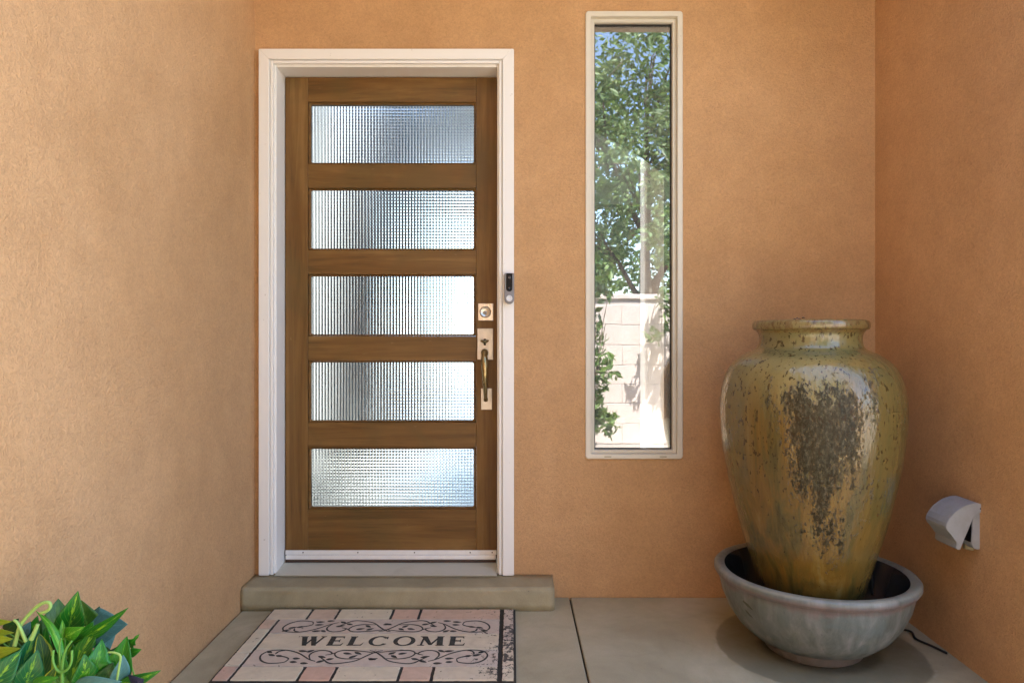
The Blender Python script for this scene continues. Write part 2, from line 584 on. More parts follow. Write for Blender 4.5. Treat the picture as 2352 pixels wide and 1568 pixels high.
# return wall with cased opening and header seen through the narrow window
H.append(box('return_wall', 0.745, 0.85, 0.21, 0.36, 0.10, 2.73, M['inner_wall']))
H.append(box('return_wall', 0.745, 0.85, 1.02, 1.16, 0.10, 2.73, M['inner_wall']))
H.append(box('return_wall', 0.745, 0.85, 0.36, 1.02, 2.12, 2.735, M['inner_wall']))
H.append(box('cased_opening', 0.725, 0.743, 0.94, 1.06, 0.10, 2.09, M['white'], None, 0.004))
H.append(box('cased_opening', 0.725, 0.743, 0.32, 1.06, 2.092, 2.19, M['white'], None, 0.004))
H.append(box('header', 0.252, 0.743, 1.16, 1.30, 2.62, 2.735, M['inner_wall']))
under(house, *H)

# ------------------------------------------------------------------ door frame
JL, JR, HZ = -0.967, -0.061, 2.171
frame = thing('door_frame', 'white painted wooden frame and casing round the entry door', 'door frame', (-0.514, 0.06, 0.092))
FR = []
ZB = 0.094
def mitred(name, outline):
    bm = bmesh.new()
    fr_ = [bm.verts.new((x, -0.022, z)) for x, z in outline]
    bk_ = [bm.verts.new((x, -0.001, z)) for x, z in outline]
    bm.faces.new(fr_)
    bm.faces.new(bk_[::-1])
    for i in range(4):
        bm.faces.new((fr_[i], bk_[i], bk_[(i + 1) % 4], fr_[(i + 1) % 4]))
    bmesh.ops.recalc_face_normals(bm, faces=bm.faces[:])
    bmesh.ops.bevel(bm, geom=bm.edges[:], offset=0.002, segments=2, affect='EDGES')
    return bm_obj(name, bm, M['white'])
c0, c1, c2, c3, ct0, ct1 = -1.032, -0.989, -0.039, 0.008, 2.194, 2.236
FR.append(mitred('casing', [(c0, ZB), (c1, ZB), (c1, ct0), (c0, ct1)]))
FR.append(mitred('casing', [(c2, ZB), (c3, ZB), (c3, ct1), (c2, ct0)]))
FR.append(mitred('head_casing', [(c1 + 0.0004, ct0 + 0.0004), (c2 - 0.0004, ct0 + 0.0004), (c3 - 0.0004, ct1 + 0.0004), (c0 + 0.0004, ct1 + 0.0004)]))
FR.append(box('brick_mould', -0.987, -0.975, -0.014, 0.0, ZB, 2.192, M['white'], None, 0.002))
FR.append(box('brick_mould', -0.053, -0.041, -0.014, 0.0, ZB, 2.192, M['white'], None, 0.002))
FR.append(box('brick_mould', -0.974, -0.054, -0.014, 0.0, 2.180, 2.192, M['white'], None, 0.002))
FR.append(box('jamb', -0.9985, JL, 0.002, 0.19, ZB, 2.204, M['white'], None, 0.003))
FR.append(box('jamb', JR, -0.0275, 0.002, 0.19, ZB, 2.204, M['white'], None, 0.003))
FR.append(box('head_jamb', JL + 0.0005, JR - 0.0005, 0.002, 0.19, HZ, 2.203, M['white'], None, 0.003))
th = prism('threshold', [(0, 0)] * 3, 0, 1, M['sill'])  # replaced below
bpy.data.objects.remove(th)
tv = []
for x in (JL + 0.001, JR - 0.001):
    tv += [(x, -0.024, 0.0925), (x, -0.026, 0.0965), (x, 0.098, 0.1095), (x, 0.19, 0.1095), (x, 0.19, 0.0925)]
FR.append(mesh_obj('threshold', tv, [(0, 1, 2, 3, 4), (9, 8, 7, 6, 5), (0, 5, 6, 1), (1, 6, 7, 2), (2, 7, 8, 3), (3, 8, 9, 4), (4, 9, 5, 0)], M['sill']))
under(frame, *FR)

# ------------------------------------------------------------------ entry door
door = thing('entry_door', 'brown wooden entry door with five horizontal ribbed glass panes', 'door', (-0.514, 0.12, 0.112))
DP = []
YF, YB = 0.100, 0.145
DL, DR, DT, DB = JL + 0.004, JR - 0.003, HZ - 0.004, 0.125
SL, SR = -0.8665, -0.1525
DP.append(box('stile', DL, SL - 0.0006, YF, YB, DB, DT, M['wood_v'], None, 0.0015))
DP.append(box('stile', SR + 0.0006, DR, YF, YB, DB, DT, M['wood_v'], None, 0.0015))
PZ = [(2.062, 1.798), (1.697, 1.433), (1.331, 1.068), (0.965, 0.702), (0.597, 0.334)]   # bead outer rectangles
edges = [DT] + [z for p in PZ for z in p] + [DB]
for i in range(6):
    DP.append(box('rail', SL, SR, YF, YB, edges[2 * i + 1], edges[2 * i], M['wood_h'], None, 0.0015))
# beads and cross-reeded panes (vertical reeds in front, horizontal reeds behind)
def reeded_mesh():
    w, h = SR - SL, PZ[0][0] - PZ[0][1]
    nx, nz, sg, a = 55, 20, 8, 0.0016
    V, Fc = [], []
    def prof(t):
        s = (t % 1.0) * 2 - 1
        return a * (1 - s * s)
    n1 = nx * sg + 1
    for i in range(n1):
        x = -w / 2 + w * i / (nx * sg)
        y = -prof(i / sg)
        V += [(x, y, -h / 2), (x, y, h / 2)]
    for i in range(n1 - 1):
        Fc.append((2 * i, 2 * i + 2, 2 * i + 3, 2 * i + 1))
    o = len(V)
    n2 = nz * sg + 1
    for i in range(n2):
        z = -h / 2 + h * i / (nz * sg)
        y = 0.003 + prof(i / sg) * 0.8
        V += [(-w / 2, y, z), (w / 2, y, z)]
    for i in range(n2 - 1):
        Fc.append((o + 2 * i, o + 2 * i + 2, o + 2 * i + 3, o + 2 * i + 1))
    me = bpy.data.meshes.new('glass_pane')
    me.from_pydata(V, [], Fc)
    me.polygons.foreach_set('use_smooth', [True] * len(me.polygons))
    me.materials.append(M['reeded'])
    return me
pane_me = reeded_mesh()
for zt, zb in PZ:
    o = bpy.data.objects.new('glass_pane', pane_me)
    o.location = ((SL + SR) / 2, 0.118, (zt + zb) / 2)
    link(o)
    DP.append(o)
    g_ = 0.0006
    out = rrect(SL + g_, SR - g_, zb + g_, zt - g_, 0.001)
    mid = rrect(SL + 0.004, SR - 0.004, zb + 0.004, zt - 0.004, 0.004)
    inn = rrect(SL + 0.0095, SR - 0.0095, zb + 0.0085, zt - 0.0085, 0.009)
    bead = ring('glazing_bead', [(out, 0.1055), (mid, 0.1025), (inn, 0.110), (inn, 0.1155), (out, 0.1155)], M['wood_h'])
    bead.parent = o
    bead.matrix_parent_inverse = Matrix.Translation(-o.location)
# aluminium sweep
sw = box('door_sweep', DL + 0.002, DR - 0.002, YF - 0.006, YF - 0.0005, 0.143, 0.1615, M['alu'], None, 0.001)
DP.append(sw)
lip = box('lower_lip', DL + 0.004, DR - 0.004, YF - 0.014, YF - 0.0005, 0.1235, 0.1425, M['alu'], None, 0.005, 3)
lip.parent = sw
seal = box('seal_strip', DL + 0.004, DR - 0.004, YF - 0.009, YF + 0.012, 0.1115, 0.123, M['sweep_rubber'])
seal.parent = sw
for px in (768 / 1.2755, 666, 792, 922, 1050, 1120):
    if px < 640:
        continue
    x = (px + 30 - 1176) / F * 2.894
    if x > DR - 0.02:
        x = DR - 0.02
    s = lathe('screw', [(0.0028, 0.0), (0.0026, 0.0012), (0.001, 0.0018), (0.0, 0.0018)], 10, M['rubber'], sw, (x, YF - 0.006, 0.1525))
    s.rotation_euler = (R(90), 0, 0)

# deadbolt
def DX(px, d=2.888):
    return (px - 1176) / F * d
def DZ(py, d=2.888):
    return CAM.z - (py - 784) / F * d
def vdisc(name, x, z, y0, prof, seg, mat):
    """turned part facing the viewer: prof = (radius, height towards viewer)"""
    o = lathe(name, prof, seg, mat, None, (x, y0, z))
    o.rotation_euler = (R(90), 0, 0)
    return o
def child(o, p):
    o.parent = p
    o.location = o.location - p.location
    return o
def plate(name, px0, px1, py0, py1, y0, y1, mat, inset=0.0035):
    """bevelled plate: flat raised field with a stepped border"""
    x0, x1, z1, z0 = DX(px0), DX(px1), DZ(py0), DZ(py1)
    A = rrect(x0, x1, z0, z1, 0.0015, 2)
    B = rrect(x0 + 0.0012, x1 - 0.0012, z0 + 0.0012, z1 - 0.0012, 0.0015, 2)
    Cc = rrect(x0 + inset, x1 - inset, z0 + inset, z1 - inset, 0.001, 2)
    ym = y1 + (y0 - y1) * 0.45
    n = len(A)
    loops = [(A, y0), (A, ym), (B, ym - 0.0008), (Cc, ym - 0.0008), (Cc, y1)]
    V, Fc = [], []
    for pts, y in loops:
        V += [(x, y, z) for x, z in pts]
    for k in range(len(loops) - 1):
        for i in range(n):
            j = (i + 1) % n
            Fc.append((k * n + i, k * n + j, (k + 1) * n + j, (k + 1) * n + i))
    Fc.append(tuple(range((len(loops) - 1) * n, len(loops) * n)))
    bm = bmesh.new()
    vv = [bm.verts.new(v) for v in V]
    for f in Fc:
        bm.faces.new([vv[i] for i in f])
    return bm_obj(name, bm, mat)
db = plate('deadbolt', 1097.8, 1133, 696.5, 736, YF, YF - 0.009, M['nickel'])
DP.append(db)
cx, cz = DX(1114.6), DZ(716.5)
child(vdisc('cylinder', cx, cz, YF - 0.009, [(0.0245, 0), (0.024, 0.004), (0.0215, 0.0042), (0.0215, 0.009), (0.019, 0.011), (0.0185, 0.0105), (0.0, 0.0105)], 32, M['nickel']), db)
child(vdisc('key_plug', cx, cz - 0.003, YF - 0.0196, [(0.0085, 0), (0.008, 0.001), (0.0, 0.001)], 20, M['brass_plate']), db)
child(box('keyhole', cx - 0.0012, cx + 0.0012, YF - 0.0215, YF - 0.0206, cz - 0.009, cz + 0.002, M['black']), db)
# handle set
hs = plate('handle_set', 1096, 1132.6, 754, 826, YF, YF - 0.009, M['brass_plate'])
DP.append(hs)
lp = plate('lower_plate', 1104.5, 1130, 892, 941, YF, YF - 0.008, M['brass_plate'])
child(lp, hs)
tx = DX(1113.5)
# thumb latch: slot and curved paddle
child(box('latch_slot', tx - 0.005, tx + 0.005, YF - 0.0102, YF - 0.0092, DZ(793), DZ(778), M['black']), hs)
bm = bmesh.new()
n = 10
prev = None
for i in range(n + 1):
    t = i / n
    x = tx - 0.0165 + 0.033 * t
    sag = 0.010 * (1 - (2 * t - 1) ** 2)
    zt = DZ(782)
    y0, y1 = YF - 0.010, YF - 0.010 - 0.026 * (1 - 0.5 * (2 * t - 1) ** 2)
    ring_ = [bm.verts.new(v) for v in ((x, y0, zt), (x, y1, zt + 0.002), (x, y1, zt - 0.003 - sag * 0.4), (x, y0, zt - 0.003 - sag))]
    if prev:
        for k in range(4):
            bm.faces.new((prev[k], prev[(k + 1) % 4], ring_[(k + 1) % 4], ring_[k]))
    else:
        bm.faces.new(ring_)
    prev = ring_
bm.faces.new(prev[::-1])
child(bm_obj('thumb_latch', bm, M['bronze'], None, True), hs)
zA, zB_ = DZ(812), DZ(915)
hp = catmull([(tx, YF - 0.006, zA + 0.002), (tx, YF - 0.028, zA + 0.004), (tx, YF - 0.047, zA - 0.016), (tx + 0.001, YF - 0.056, zA - 0.05), (tx + 0.002, YF - 0.054, zA - 0.095),
              (tx + 0.003, YF - 0.044, zA - 0.14), (tx + 0.004, YF - 0.028, zB_ + 0.012), (tx + 0.0045, YF - 0.012, zB_ - 0.004), (tx + 0.0045, YF - 0.006, zB_ - 0.005)], 8)
def grip_r(i, m):
    t = i / m
    if t < 0.12:
        return 0.0155
    if t < 0.22:
        return 0.0155 + (0.0125 - 0.0155) * (t - 0.12) / 0.1
    r = 0.0128 + 0.002 * math.sin((t - 0.22) / 0.2 * PI) if t < 0.42 else 0.0128 - 0.0055 * min(1, (t - 0.42) / 0.35)
    if t > 0.8:
        r = 0.0073 + 0.0035 * (t - 0.8) / 0.2
    return r
m_ = len(hp) - 1
child(tube('grip', hp, [grip_r(i, m_) for i in range(m_ + 1)], M['bronze'], None, 14), hs)
under(door, *DP)

# ------------------------------------------------------------------ doorbell
dbx0, dbx1 = (1158.5 - 1176) / F * 2.77, (1181 - 1176) / F * 2.77
dbz1, dbz0 = CAM.z - (628 - 784) / F * 2.77, CAM.z - (698 - 784) / F * 2.77
bell = thing('doorbell', 'slim grey video doorbell with black lens panel on the white casing', 'doorbell', ((dbx0 + dbx1) / 2, -0.023, dbz0))
def capsule(x0, x1, z0, z1, rt, rb, n=8):
    pts = []
    for cx_, cz_, a0, r in ((x1 - rt, z1 - rt, 0, rt), (x0 + rt, z1 - rt, 90, rt), (x0 + rb, z0 + rb, 180, rb), (x1 - rb, z0 + rb, 270, rb)):
        for i in range(n + 1):
            a = R(a0 + 90 * i / n)
            pts.append((cx_ + r * math.cos(a), cz_ + r * math.sin(a)))
    return pts
def slab_from(name, pts, y0, y1, mat, bev=0.002):
    cxm = sum(p[0] for p in pts) / len(pts)
    czm = sum(p[1] for p in pts) / len(pts)
    w = max(p[0] for p in pts) - cxm
    sc = 1 - bev / w
    inn = [(cxm + (x - cxm) * sc, z - math.copysign(min(bev, abs(z - czm)), z - czm)) for x, z in pts]
    loops = [(pts, y0), (pts, y1 + bev), (inn, y1)]
    n = len(pts)
    V, Fc = [], []
    for q, y in loops:
        V += [(x, y, z) for x, z in q]
    for k in range(2):
        for i in range(n):
            j = (i + 1) % n
            Fc.append((k * n + i, k * n + j, (k + 1) * n + j, (k + 1) * n + i))
    Fc.append(tuple(range(2 * n, 3 * n)))
    Fc.append(tuple(range(n - 1, -1, -1)))
    bm = bmesh.new()
    vv = [bm.verts.new(v) for v in V]
    for f in Fc:
        bm.faces.new([vv[i] for i in f])
    return bm_obj(name, bm, mat)
wv_ = dbx1 - dbx0
bx = (dbx0 + dbx1) / 2
BP = [slab_from('body', capsule(dbx0, dbx1, dbz0, dbz1, 0.004, wv_ / 2 - 0.0005), -0.0235, -0.045, M['bell_grey'], 0.003),
      slab_from('lens_panel', capsule(bx - 0.0125, bx + 0.0125, dbz1 - 0.074, dbz1 - 0.001, 0.003, 0.012), -0.0452, -0.0475, M['black'], 0.001),
      vdisc('camera_lens', bx, dbz1 - 0.018, -0.0476, [(0.0065, 0), (0.0062, 0.0015), (0.004, 0.0022), (0, 0.0024)], 20, M['lens']),
      vdisc('motion_sensor', bx, dbz1 - 0.062, -0.0476, [(0.006, 0), (0.005, 0.0018), (0, 0.003)], 20, M['lens']),
      vdisc('button', bx, dbz0 + wv_ / 2 + 0.002, -0.0452, [(0.0125, 0), (0.0125, 0.0018), (0.0105, 0.003), (0.0098, 0.0022), (0, 0.0026)], 28, M['bell_white'])]
under(bell, *BP)
dot = vdisc('button_mark', bx, dbz0 + wv_ / 2 + 0.002, -0.0479, [(0.002, 0), (0.0018, 0.0004), (0, 0.0005)], 12, M['bell_grey'])
child(dot, BP[4])
dot.location = dot.location - bell.location

# ------------------------------------------------------------------ window
win = thing('window', 'tall narrow fixed window in cream frame, right of the door', 'window', ((WX0 + WX1) / 2, 0.02, WZ0))
O1 = rrect(0.300, 0.700, 0.565, 2.398, 0.014)
O2 = rrect(0.303, 0.697, 0.568, 2.395, 0.012)
I1 = rrect(0.324, 0.676, 0.586, 2.374, 0.003)
W1 = [ring('outer_flange', [(O1, 0.001), (O1, -0.004), (O2, -0.008), (rrect(0.322, 0.678, 0.584, 2.376, 0.003), -0.008), (I1, -0.004), (I1, 0.03)], M['cream'], None, False, False)]
I2 = rrect(0.3245, 0.6755, 0.5865, 2.3735, 0.003)
I3 = rrect(0.337, 0.663, 0.598, 2.360, 0.002)
I4 = rrect(0.340, 0.660, 0.601, 2.357, 0.002)
W1.append(ring('sash_frame', [(I2, 0.012), (I3, 0.009), (I4, 0.014), (I4, 0.05), (I2, 0.05)], M['cream']))
I5 = rrect(0.3405, 0.6595, 0.6015, 2.3565, 0.002)
I6 = rrect(0.344, 0.656, 0.605, 2.353, 0.002)
W1.append(ring('gasket', [(I5, 0.026), (I6, 0.027), (I6, 0.033), (I5, 0.033)], M['rubber']))
W1.append(box('glass_pane', 0.3408, 0.6592, 0.034, 0.038, 0.6018, 2.3562, M['winglass']))
for x in (0.392, 0.618):
    W1.append(box('weep_slot', x - 0.014, x + 0.014, -0.0095, -0.0075, 0.5735, 0.577, M['step']))
under(win, *W1)

# ------------------------------------------------------------------ step
def make_step():
    # rounded, slightly worn front edge; left end dies into the side wall
    x0, x1 = -1.054, 0.166
    yb, yf, zt = 0.0, -0.150, 0.0925
    prof = [(-0.0005, 0.001), (yf, 0.001), (yf - 0.002, 0.03), (yf, 0.055)]
    r = 0.016
    for i in range(7):
        a = R(180 - 90 * i / 6)
        prof.append((yf + r + r * math.cos(a), zt - r + r * math.sin(a) - 0.003))
    prof += [(-0.06, zt - 0.001), (-0.0005, zt - 0.0004)]
    nx = 80
    V, Fc = [], []
    n = len(prof)
    for i in range(nx + 1):
        t = i / nx
        x = x0 + (x1 - x0) * t
        e = 0.0
        d = (x1 - x)
        if d < 0.012:
            e = 0.012 * (1 - math.sqrt(max(0, 1 - ((0.012 - d) / 0.012) ** 2)))
        for k, (y, z) in enumerate(prof):
            w1 = fbm(x, k * 0.3, 6, 1) * 0.0022 if 1 <= k < n - 2 else 0
            w2 = fbm(x, k * 0.3, 5, 2) * 0.0016 if 3 <= k < n - 1 else 0
            yy = y + w1 + (e if k not in (0, n - 1) else 0)
            zz = z + w2 - (e if k > 3 and k < n - 1 else 0)
            V.append((x, yy, zz))
    for i in range(nx):
        for k in range(n):
            k2 = (k + 1) % n
            Fc.append((i * n + k, i * n + k2, (i + 1) * n + k2, (i + 1) * n + k))
    Fc.append(tuple(range(n)))
    Fc.append(tuple(range((nx + 1) * n - 1, nx * n - 1, -1)))
    bm = bmesh.new()
    vv = [bm.verts.new(v) for v in V]
    for f in Fc:
        bm.faces.new([vv[i] for i in f])
    return bm_obj('concrete_step', bm, M['step'], None, True)
st = make_step()
tag(st, 'low rounded concrete step below the entry door', 'step')

# ------------------------------------------------------------------ doormat
def m_mat_tile(name, ca, cb, wear_by_x=True):
    n = N(name)
    v = n.coord('Object')
    rnd = n.rnd()
    col = n.mix(rnd, ca, cb)
    a = n.noise(v, 18, 6, 0.7, 0.5)
    col = n.mix(0.7, col, n.ramp(a, [(0.3, (0.80, 0.78, 0.76)), (0.7, (1.1, 1.1, 1.08))]), 'MULTIPLY')
    sp = n.noise(v, 60, 2, 0.5)
    col = n.mix(n.mr(sp, 0.70, 0.74, 0, 0.7), col, (0.06, 0.04, 0.03))
    # print rubbed off to bare black rubber towards the right edge
    geo = n.node('ShaderNodeNewGeometry')
    x = n.sep(geo.outputs['Position'])[0]
    w = n.noise(geo.outputs['Position'], 42, 5, 0.75, 0.3)
    wb = n.noise(geo.outputs['Position'], 9, 3, 0.6)
    thr = n.mr(x, -0.30, 0.02, 0.74, 0.51)
    thr = n.math('SUBTRACT', thr, n.math('MULTIPLY', n.math('SUBTRACT', wb, 0.5), 0.25))
    wear = n.math('MULTIPLY', n.math('SUBTRACT', w, thr), 25, clamp=True)
    col = n.mix(n.math('MULTIPLY', wear, 0.9), col, (0.028, 0.03, 0.034))
    g_ = n.noise(v, 300, 3, 0.7)
    return n.done(col, 0.85, n.bump(n.math('ADD', a, n.math('MULTIPLY', g_, 0.5)), 0.35, 0.002), Specular_IOR_Level=0.25)
M['tile_pink'] = m_mat_tile('mat_pink', (0.627, 0.420, 0.319), (0.616, 0.482, 0.364))
M['tile_cream'] = m_mat_tile('mat_cream', (0.694, 0.616, 0.459), (0.672, 0.571, 0.431))
M['tile_lilac'] = m_mat_tile('mat_lilac', (0.582, 0.482, 0.403), (0.627, 0.538, 0.448))
def m_mat_ink():
    n = N('mat_ink')
    v = n.coord()
    a = n.noise(v, 90, 4, 0.7)
    col = n.mix(n.mr(a, 0.45, 0.7, 0, 0.7), (0.030, 0.030, 0.026), (0.085, 0.083, 0.066))
    return n.done(col, 0.85, n.bump(a, 0.3, 0.002))
M['ink'] = m_mat_ink()
matt = thing('doormat', 'pink and cream brick-pattern doormat reading WELCOME with vine scrolls', 'doormat', (-0.455, -0.44, 0.0))
MP = []
mx0, mx1, my0, my1 = -0.922, 0.010, -0.722, -0.160
MP.append(box('rubber_base', mx0 - 0.003, mx1 + 0.003, my0 - 0.006, my1 + 0.002, 0.0008, 0.0102, M['rubber'], None, 0.003, 2))
TZ0, TZ1 = 0.0103, 0.0142
def tile(name, x0, x1, y0, y1, mat, gap=0.0050):
    """tile with slightly uneven edges"""
    bm = bmesh.new()
    pts = []
    x0 += gap; x1 -= gap; y0 += gap * 0.6; y1 -= gap * 0.6
    nx = max(2, int((x1 - x0) / 0.012)); ny = max(2, int((y1 - y0) / 0.012))
    for i in range(nx): pts.append((x0 + (x1 - x0) * i / nx, y0))
    for i in range(ny): pts.append((x1, y0 + (y1 - y0) * i / ny))
    for i in range(nx): pts.append((x1 - (x1 - x0) * i / nx, y1))
    for i in range(ny): pts.append((x0, y1 - (y1 - y0) * i / ny))
    pts = [(x + random.uniform(-0.0008, 0.0008), y + random.uniform(-0.0008, 0.0008)) for x, y in pts]
    lo = [bm.verts.new((x, y, TZ0)) for x, y in pts]
    cxm, cym = (x0 + x1) / 2, (y0 + y1) / 2
    hi = [bm.verts.new((x - math.copysign(0.0012, x - cxm), y - math.copysign(0.0012, y - cym), TZ1)) for x, y in pts]
    m = len(pts)
    for i in range(m):
        bm.faces.new((lo[i], lo[(i + 1) % m], hi[(i + 1) % m], hi[i]))
    bm.faces.new(hi)
    bm.faces.new(lo[::-1])
    return bm_obj(name, bm, mat)
rowy = [-0.163, -0.258, -0.383, -0.506, -0.628, -0.718]
xr0, xr1 = -0.041, -0.036        # dark bar before the right column
xs_top = [mx0, -0.767, -0.662, -0.455, -0.350, xr0]
for i in range(5):
    MP.append(tile('brick', xs_top[i], xs_top[i + 1], rowy[1], rowy[0], M['tile_cream'] if i in (0, 2) else M['tile_pink']))
xs_bot = [-0.866, -0.657, -0.555, -0.350, -0.248, xr0]
for i in range(5):
    MP.append(tile('brick', xs_bot[i], xs_bot[i + 1], rowy[5], rowy[4], M['tile_pink'] if i in (1, 3) else M['tile_cream']))
ly = [-0.258, -0.345, -0.531, -0.625, -0.718]
for i in range(4):
    MP.append(tile('brick', mx0, -0.866, ly[i + 1], ly[i], M['tile_pink'] if i in (0, 3) else M['tile_cream']))
ry = [-0.163, -0.352, -0.442, -0.639, -0.718]
for i in range(4):
    MP.append(tile('brick', xr1, mx1, ry[i + 1], ry[i], M['tile_lilac'] if i in (0, 1) else M['tile_cream']))
panels = []
for k, mt in ((1, 'tile_lilac'), (2, 'tile_cream'), (3, 'tile_lilac')):
    panels.append(tile('panel', -0.866, xr0, rowy[k + 1], rowy[k], M[mt]))
MP += panels
TZ2 = TZ1 + 0.0007
def ribbon(bm, pts, wid):
    pts = [Vector(p) for p in pts]
    L = []
    m = len(pts) - 1
    for i, p in enumerate(pts):
        t = pts[min(i + 1, m)] - pts[max(i - 1, 0)]
        t.normalize()
        nrm = Vector((-t.y, t.x))
        w = wid(i / m)
        L.append((p + nrm * w, p - nrm * w))
    vv = [(bm.verts.new((a.x, a.y, TZ2)), bm.verts.new((b.x, b.y, TZ2))) for a, b in L]
    lo = [(bm.verts.new((a.x, a.y, TZ1 - 0.0002)), bm.verts.new((b.x, b.y, TZ1 - 0.0002))) for a, b in L]
    for i in range(m):
        bm.faces.new((vv[i][0], vv[i][1], vv[i + 1][1], vv[i + 1][0]))
        bm.faces.new((vv[i][0], vv[i + 1][0], lo[i + 1][0], lo[i][0]))
        bm.faces.new((vv[i][1], lo[i][1], lo[i + 1][1], vv[i + 1][1]))
curves = [[(700, .60), (655, .82), (450, .88), (300, .70), (238, .38), (300, .12), (430, .03), (600, .05), (800, .25), (1000, .62), (1120, .76)],
          [(1030, .66), (975, .38), (1010, .16), (1120, .05), (1250, .12), (1300, .28), (1215, .36)],
          [(1140, .46), (1250, .70), (1330, .86), (1450, .90), (1700, .74), (1850, .40), (1960, .16), (2060, .06)],
          [(1960, .22), (1720, .10), (1460, .05), (1350, .22), (1400, .47), (1550, .60), (1760, .58)],
          [(440, .30), (470, .12), (560, .04)],
          [(1300, .28), (1350, .22)],
          [(540, .42), (640, .50), (700, .60)]]
leafs = [(400, .36, 25), (530, .42, 15), (800, .80, 5), (970, .88, 5), (810, .58, 5), (1200, .76, -30), (1180, .48, 20), (1320, .62, -20), (835, .10, 10), (950, .10, -35),
         (1540, .26, 15), (1650, .46, -40), (1700, .24, 35), (330, .16, 30), (1950, .62, 20)]
def scroll(panel_x0, panel_x1, y0, y1, flip):
    bm = bmesh.new()
    cxm = (panel_x0 + panel_x1) / 2
    hw = (panel_x1 - panel_x0) / 2 - 0.012
    def mp(zx, v, s):
        u = (zx - 110) / (1960 - 110)
        if flip:
            v = 1 - v
        return Vector((cxm + s * (1 - u) * -hw, y0 + 0.006 + (y1 - y0 - 0.012) * v))
    for s in (1, -1):
        for c in curves:
            p3 = [Vector((q.x, q.y, 0)) for q in [mp(a, b, s) for a, b in c]]
            pts = [Vector((q.x, q.y)) for q in catmull(p3, 7)]
            ribbon(bm, pts, lambda t: 0.0016 + 0.0024 * math.sin(PI * t) * (0.7 + 0.3 * math.sin(9 * t)))
        for (a, b, ang) in leafs:
            c0 = mp(a, b, s)
            an = R(ang) * s * (-1 if flip else 1)
            L = random.uniform(0.012, 0.017)
            d = Vector((math.cos(an), math.sin(an)))
            ribbon(bm, [c0 + d * (L * (k / 4 - 1)) for k in range(9)], lambda t: 0.0003 + 0.0062 * math.sin(PI * min(1, t ** 0.8)) )
    return bm_obj('vine_scroll', bm, M['ink'])
MP.append(scroll(-0.866, xr0, rowy[2], rowy[1], False))
MP.append(scroll(-0.866, xr0, rowy[4], rowy[3], True))
# lettering
def letter_polys(ch):
    T, t = 0.29, 0.095      # thick and thin strokes, height 1
    P_ = []
    def quad(a, b, w0, w1=None):
        w1 = w0 if w1 is None else w1
        P_.append([(a[0] - w0 / 2, a[1]), (a[0] + w0 / 2, a[1]), (b[0] + w1 / 2, b[1]), (b[0] - w1 / 2, b[1])])
    def serif(x, y, w, up):
        h = 0.05 if up else -0.05
        P_.append([(x - w / 2, y), (x + w / 2, y), (x + w / 4, y + h), (x - w / 4, y + h)])
    if ch == 'W':
        quad((0.20, 1), (0.45, 0), T, T * 0.8); quad((0.45, 0.0), (0.72, 0.9), t, t); quad((0.66, 1), (0.93, 0), T, T * 0.8); quad((0.93, 0), (1.22, 1), t, t)
        serif(0.20, 1, 0.42, False); serif(0.68, 1, 0.34, False); serif(1.20, 1, 0.3, False)
    elif ch == 'E':
        quad((0.20, 0), (0.20, 1), T); P_.append([(0.02, 0), (0.85, 0), (0.90, 0.28), (0.78, 0.08), (0.02, 0.07)]); P_.append([(0.02, 0.93), (0.74, 0.92), (0.82, 0.74), (0.82, 1), (0.02, 1)])
        P_.append([(0.25, 0.47), (0.58, 0.47), (0.66, 0.36), (0.66, 0.68), (0.58, 0.55), (0.25, 0.54)])
    elif ch == 'L':
        quad((0.22, 0), (0.22, 1), T); P_.append([(0.02, 0), (0.85, 0), (0.92, 0.32), (0.78, 0.08), (0.02, 0.07)]); P_.append([(0.02, 0.94), (0.44, 0.94), (0.44, 1), (0.02, 1)])
    elif ch in 'CO':
        a0, a1 = (R(38), R(322)) if ch == 'C' else (0, 2 * PI)
        n_ = 40
        for i in range(n_):
            q = []
            for a in (a0 + (a1 - a0) * i / n_, a0 + (a1 - a0) * (i + 1) / n_):
                q.append(a)
            f = lambda a, r: (0.55 + (0.55 if r else 0.33) * math.cos(a), 0.5 + (0.53 if r else 0.46) * math.sin(a))
            P_.append([f(q[0], 1), f(q[1], 1), f(q[1], 0), f(q[0], 0)])
        if ch == 'C':
            P_.append([(0.98, 0.98), (0.98, 0.68), (0.90, 0.80), (0.86, 0.9)])
    elif ch == 'M':
        quad((0.16, 0), (0.24, 1), t, t); quad((0.24, 1), (0.62, 0.08), T, T * 0.6); quad((0.62, 0.08), (1.02, 1), t, t); quad((1.08, 0), (1.02, 1), T, T)
        serif(0.16, 0, 0.36, True); serif(1.08, 0, 0.42, True); serif(0.18, 1, 0.3, False); serif(1.06, 1, 0.36, False)
    return P_
lw = {'W': 1.30, 'E': 0.92, 'L': 0.94, 'C': 1.08, 'O': 1.10, 'M': 1.28}
spots = [('W', -0.737, -0.650), ('E', -0.633, -0.577), ('L', -0.564, -0.508), ('C', -0.494, -0.424), ('O', -0.409, -0.333), ('M', -0.322, -0.232), ('E', -0.217, -0.160)]
for ch, xa, xb in spots:
    bm = bmesh.new()
    s = (xb - xa) / lw[ch]
    for k, poly in enumerate(letter_polys(ch)):
        zz = TZ2 + 0.0004 + 0.00004 * (k % 7 + (7 if ch in 'WEM' else 0))
        bm.faces.new([bm.verts.new((xa + u * s, -0.481 + v * 0.070, zz)) for u, v in poly])
    r = bmesh.ops.extrude_face_region(bm, geom=bm.faces[:])
    for v in [e for e in r['geom'] if isinstance(e, bmesh.types.BMVert)]:
        v.co.z = TZ1 - 0.0003
    MP.append(bm_obj('letter', bm, M['ink']))
under(matt, *MP)

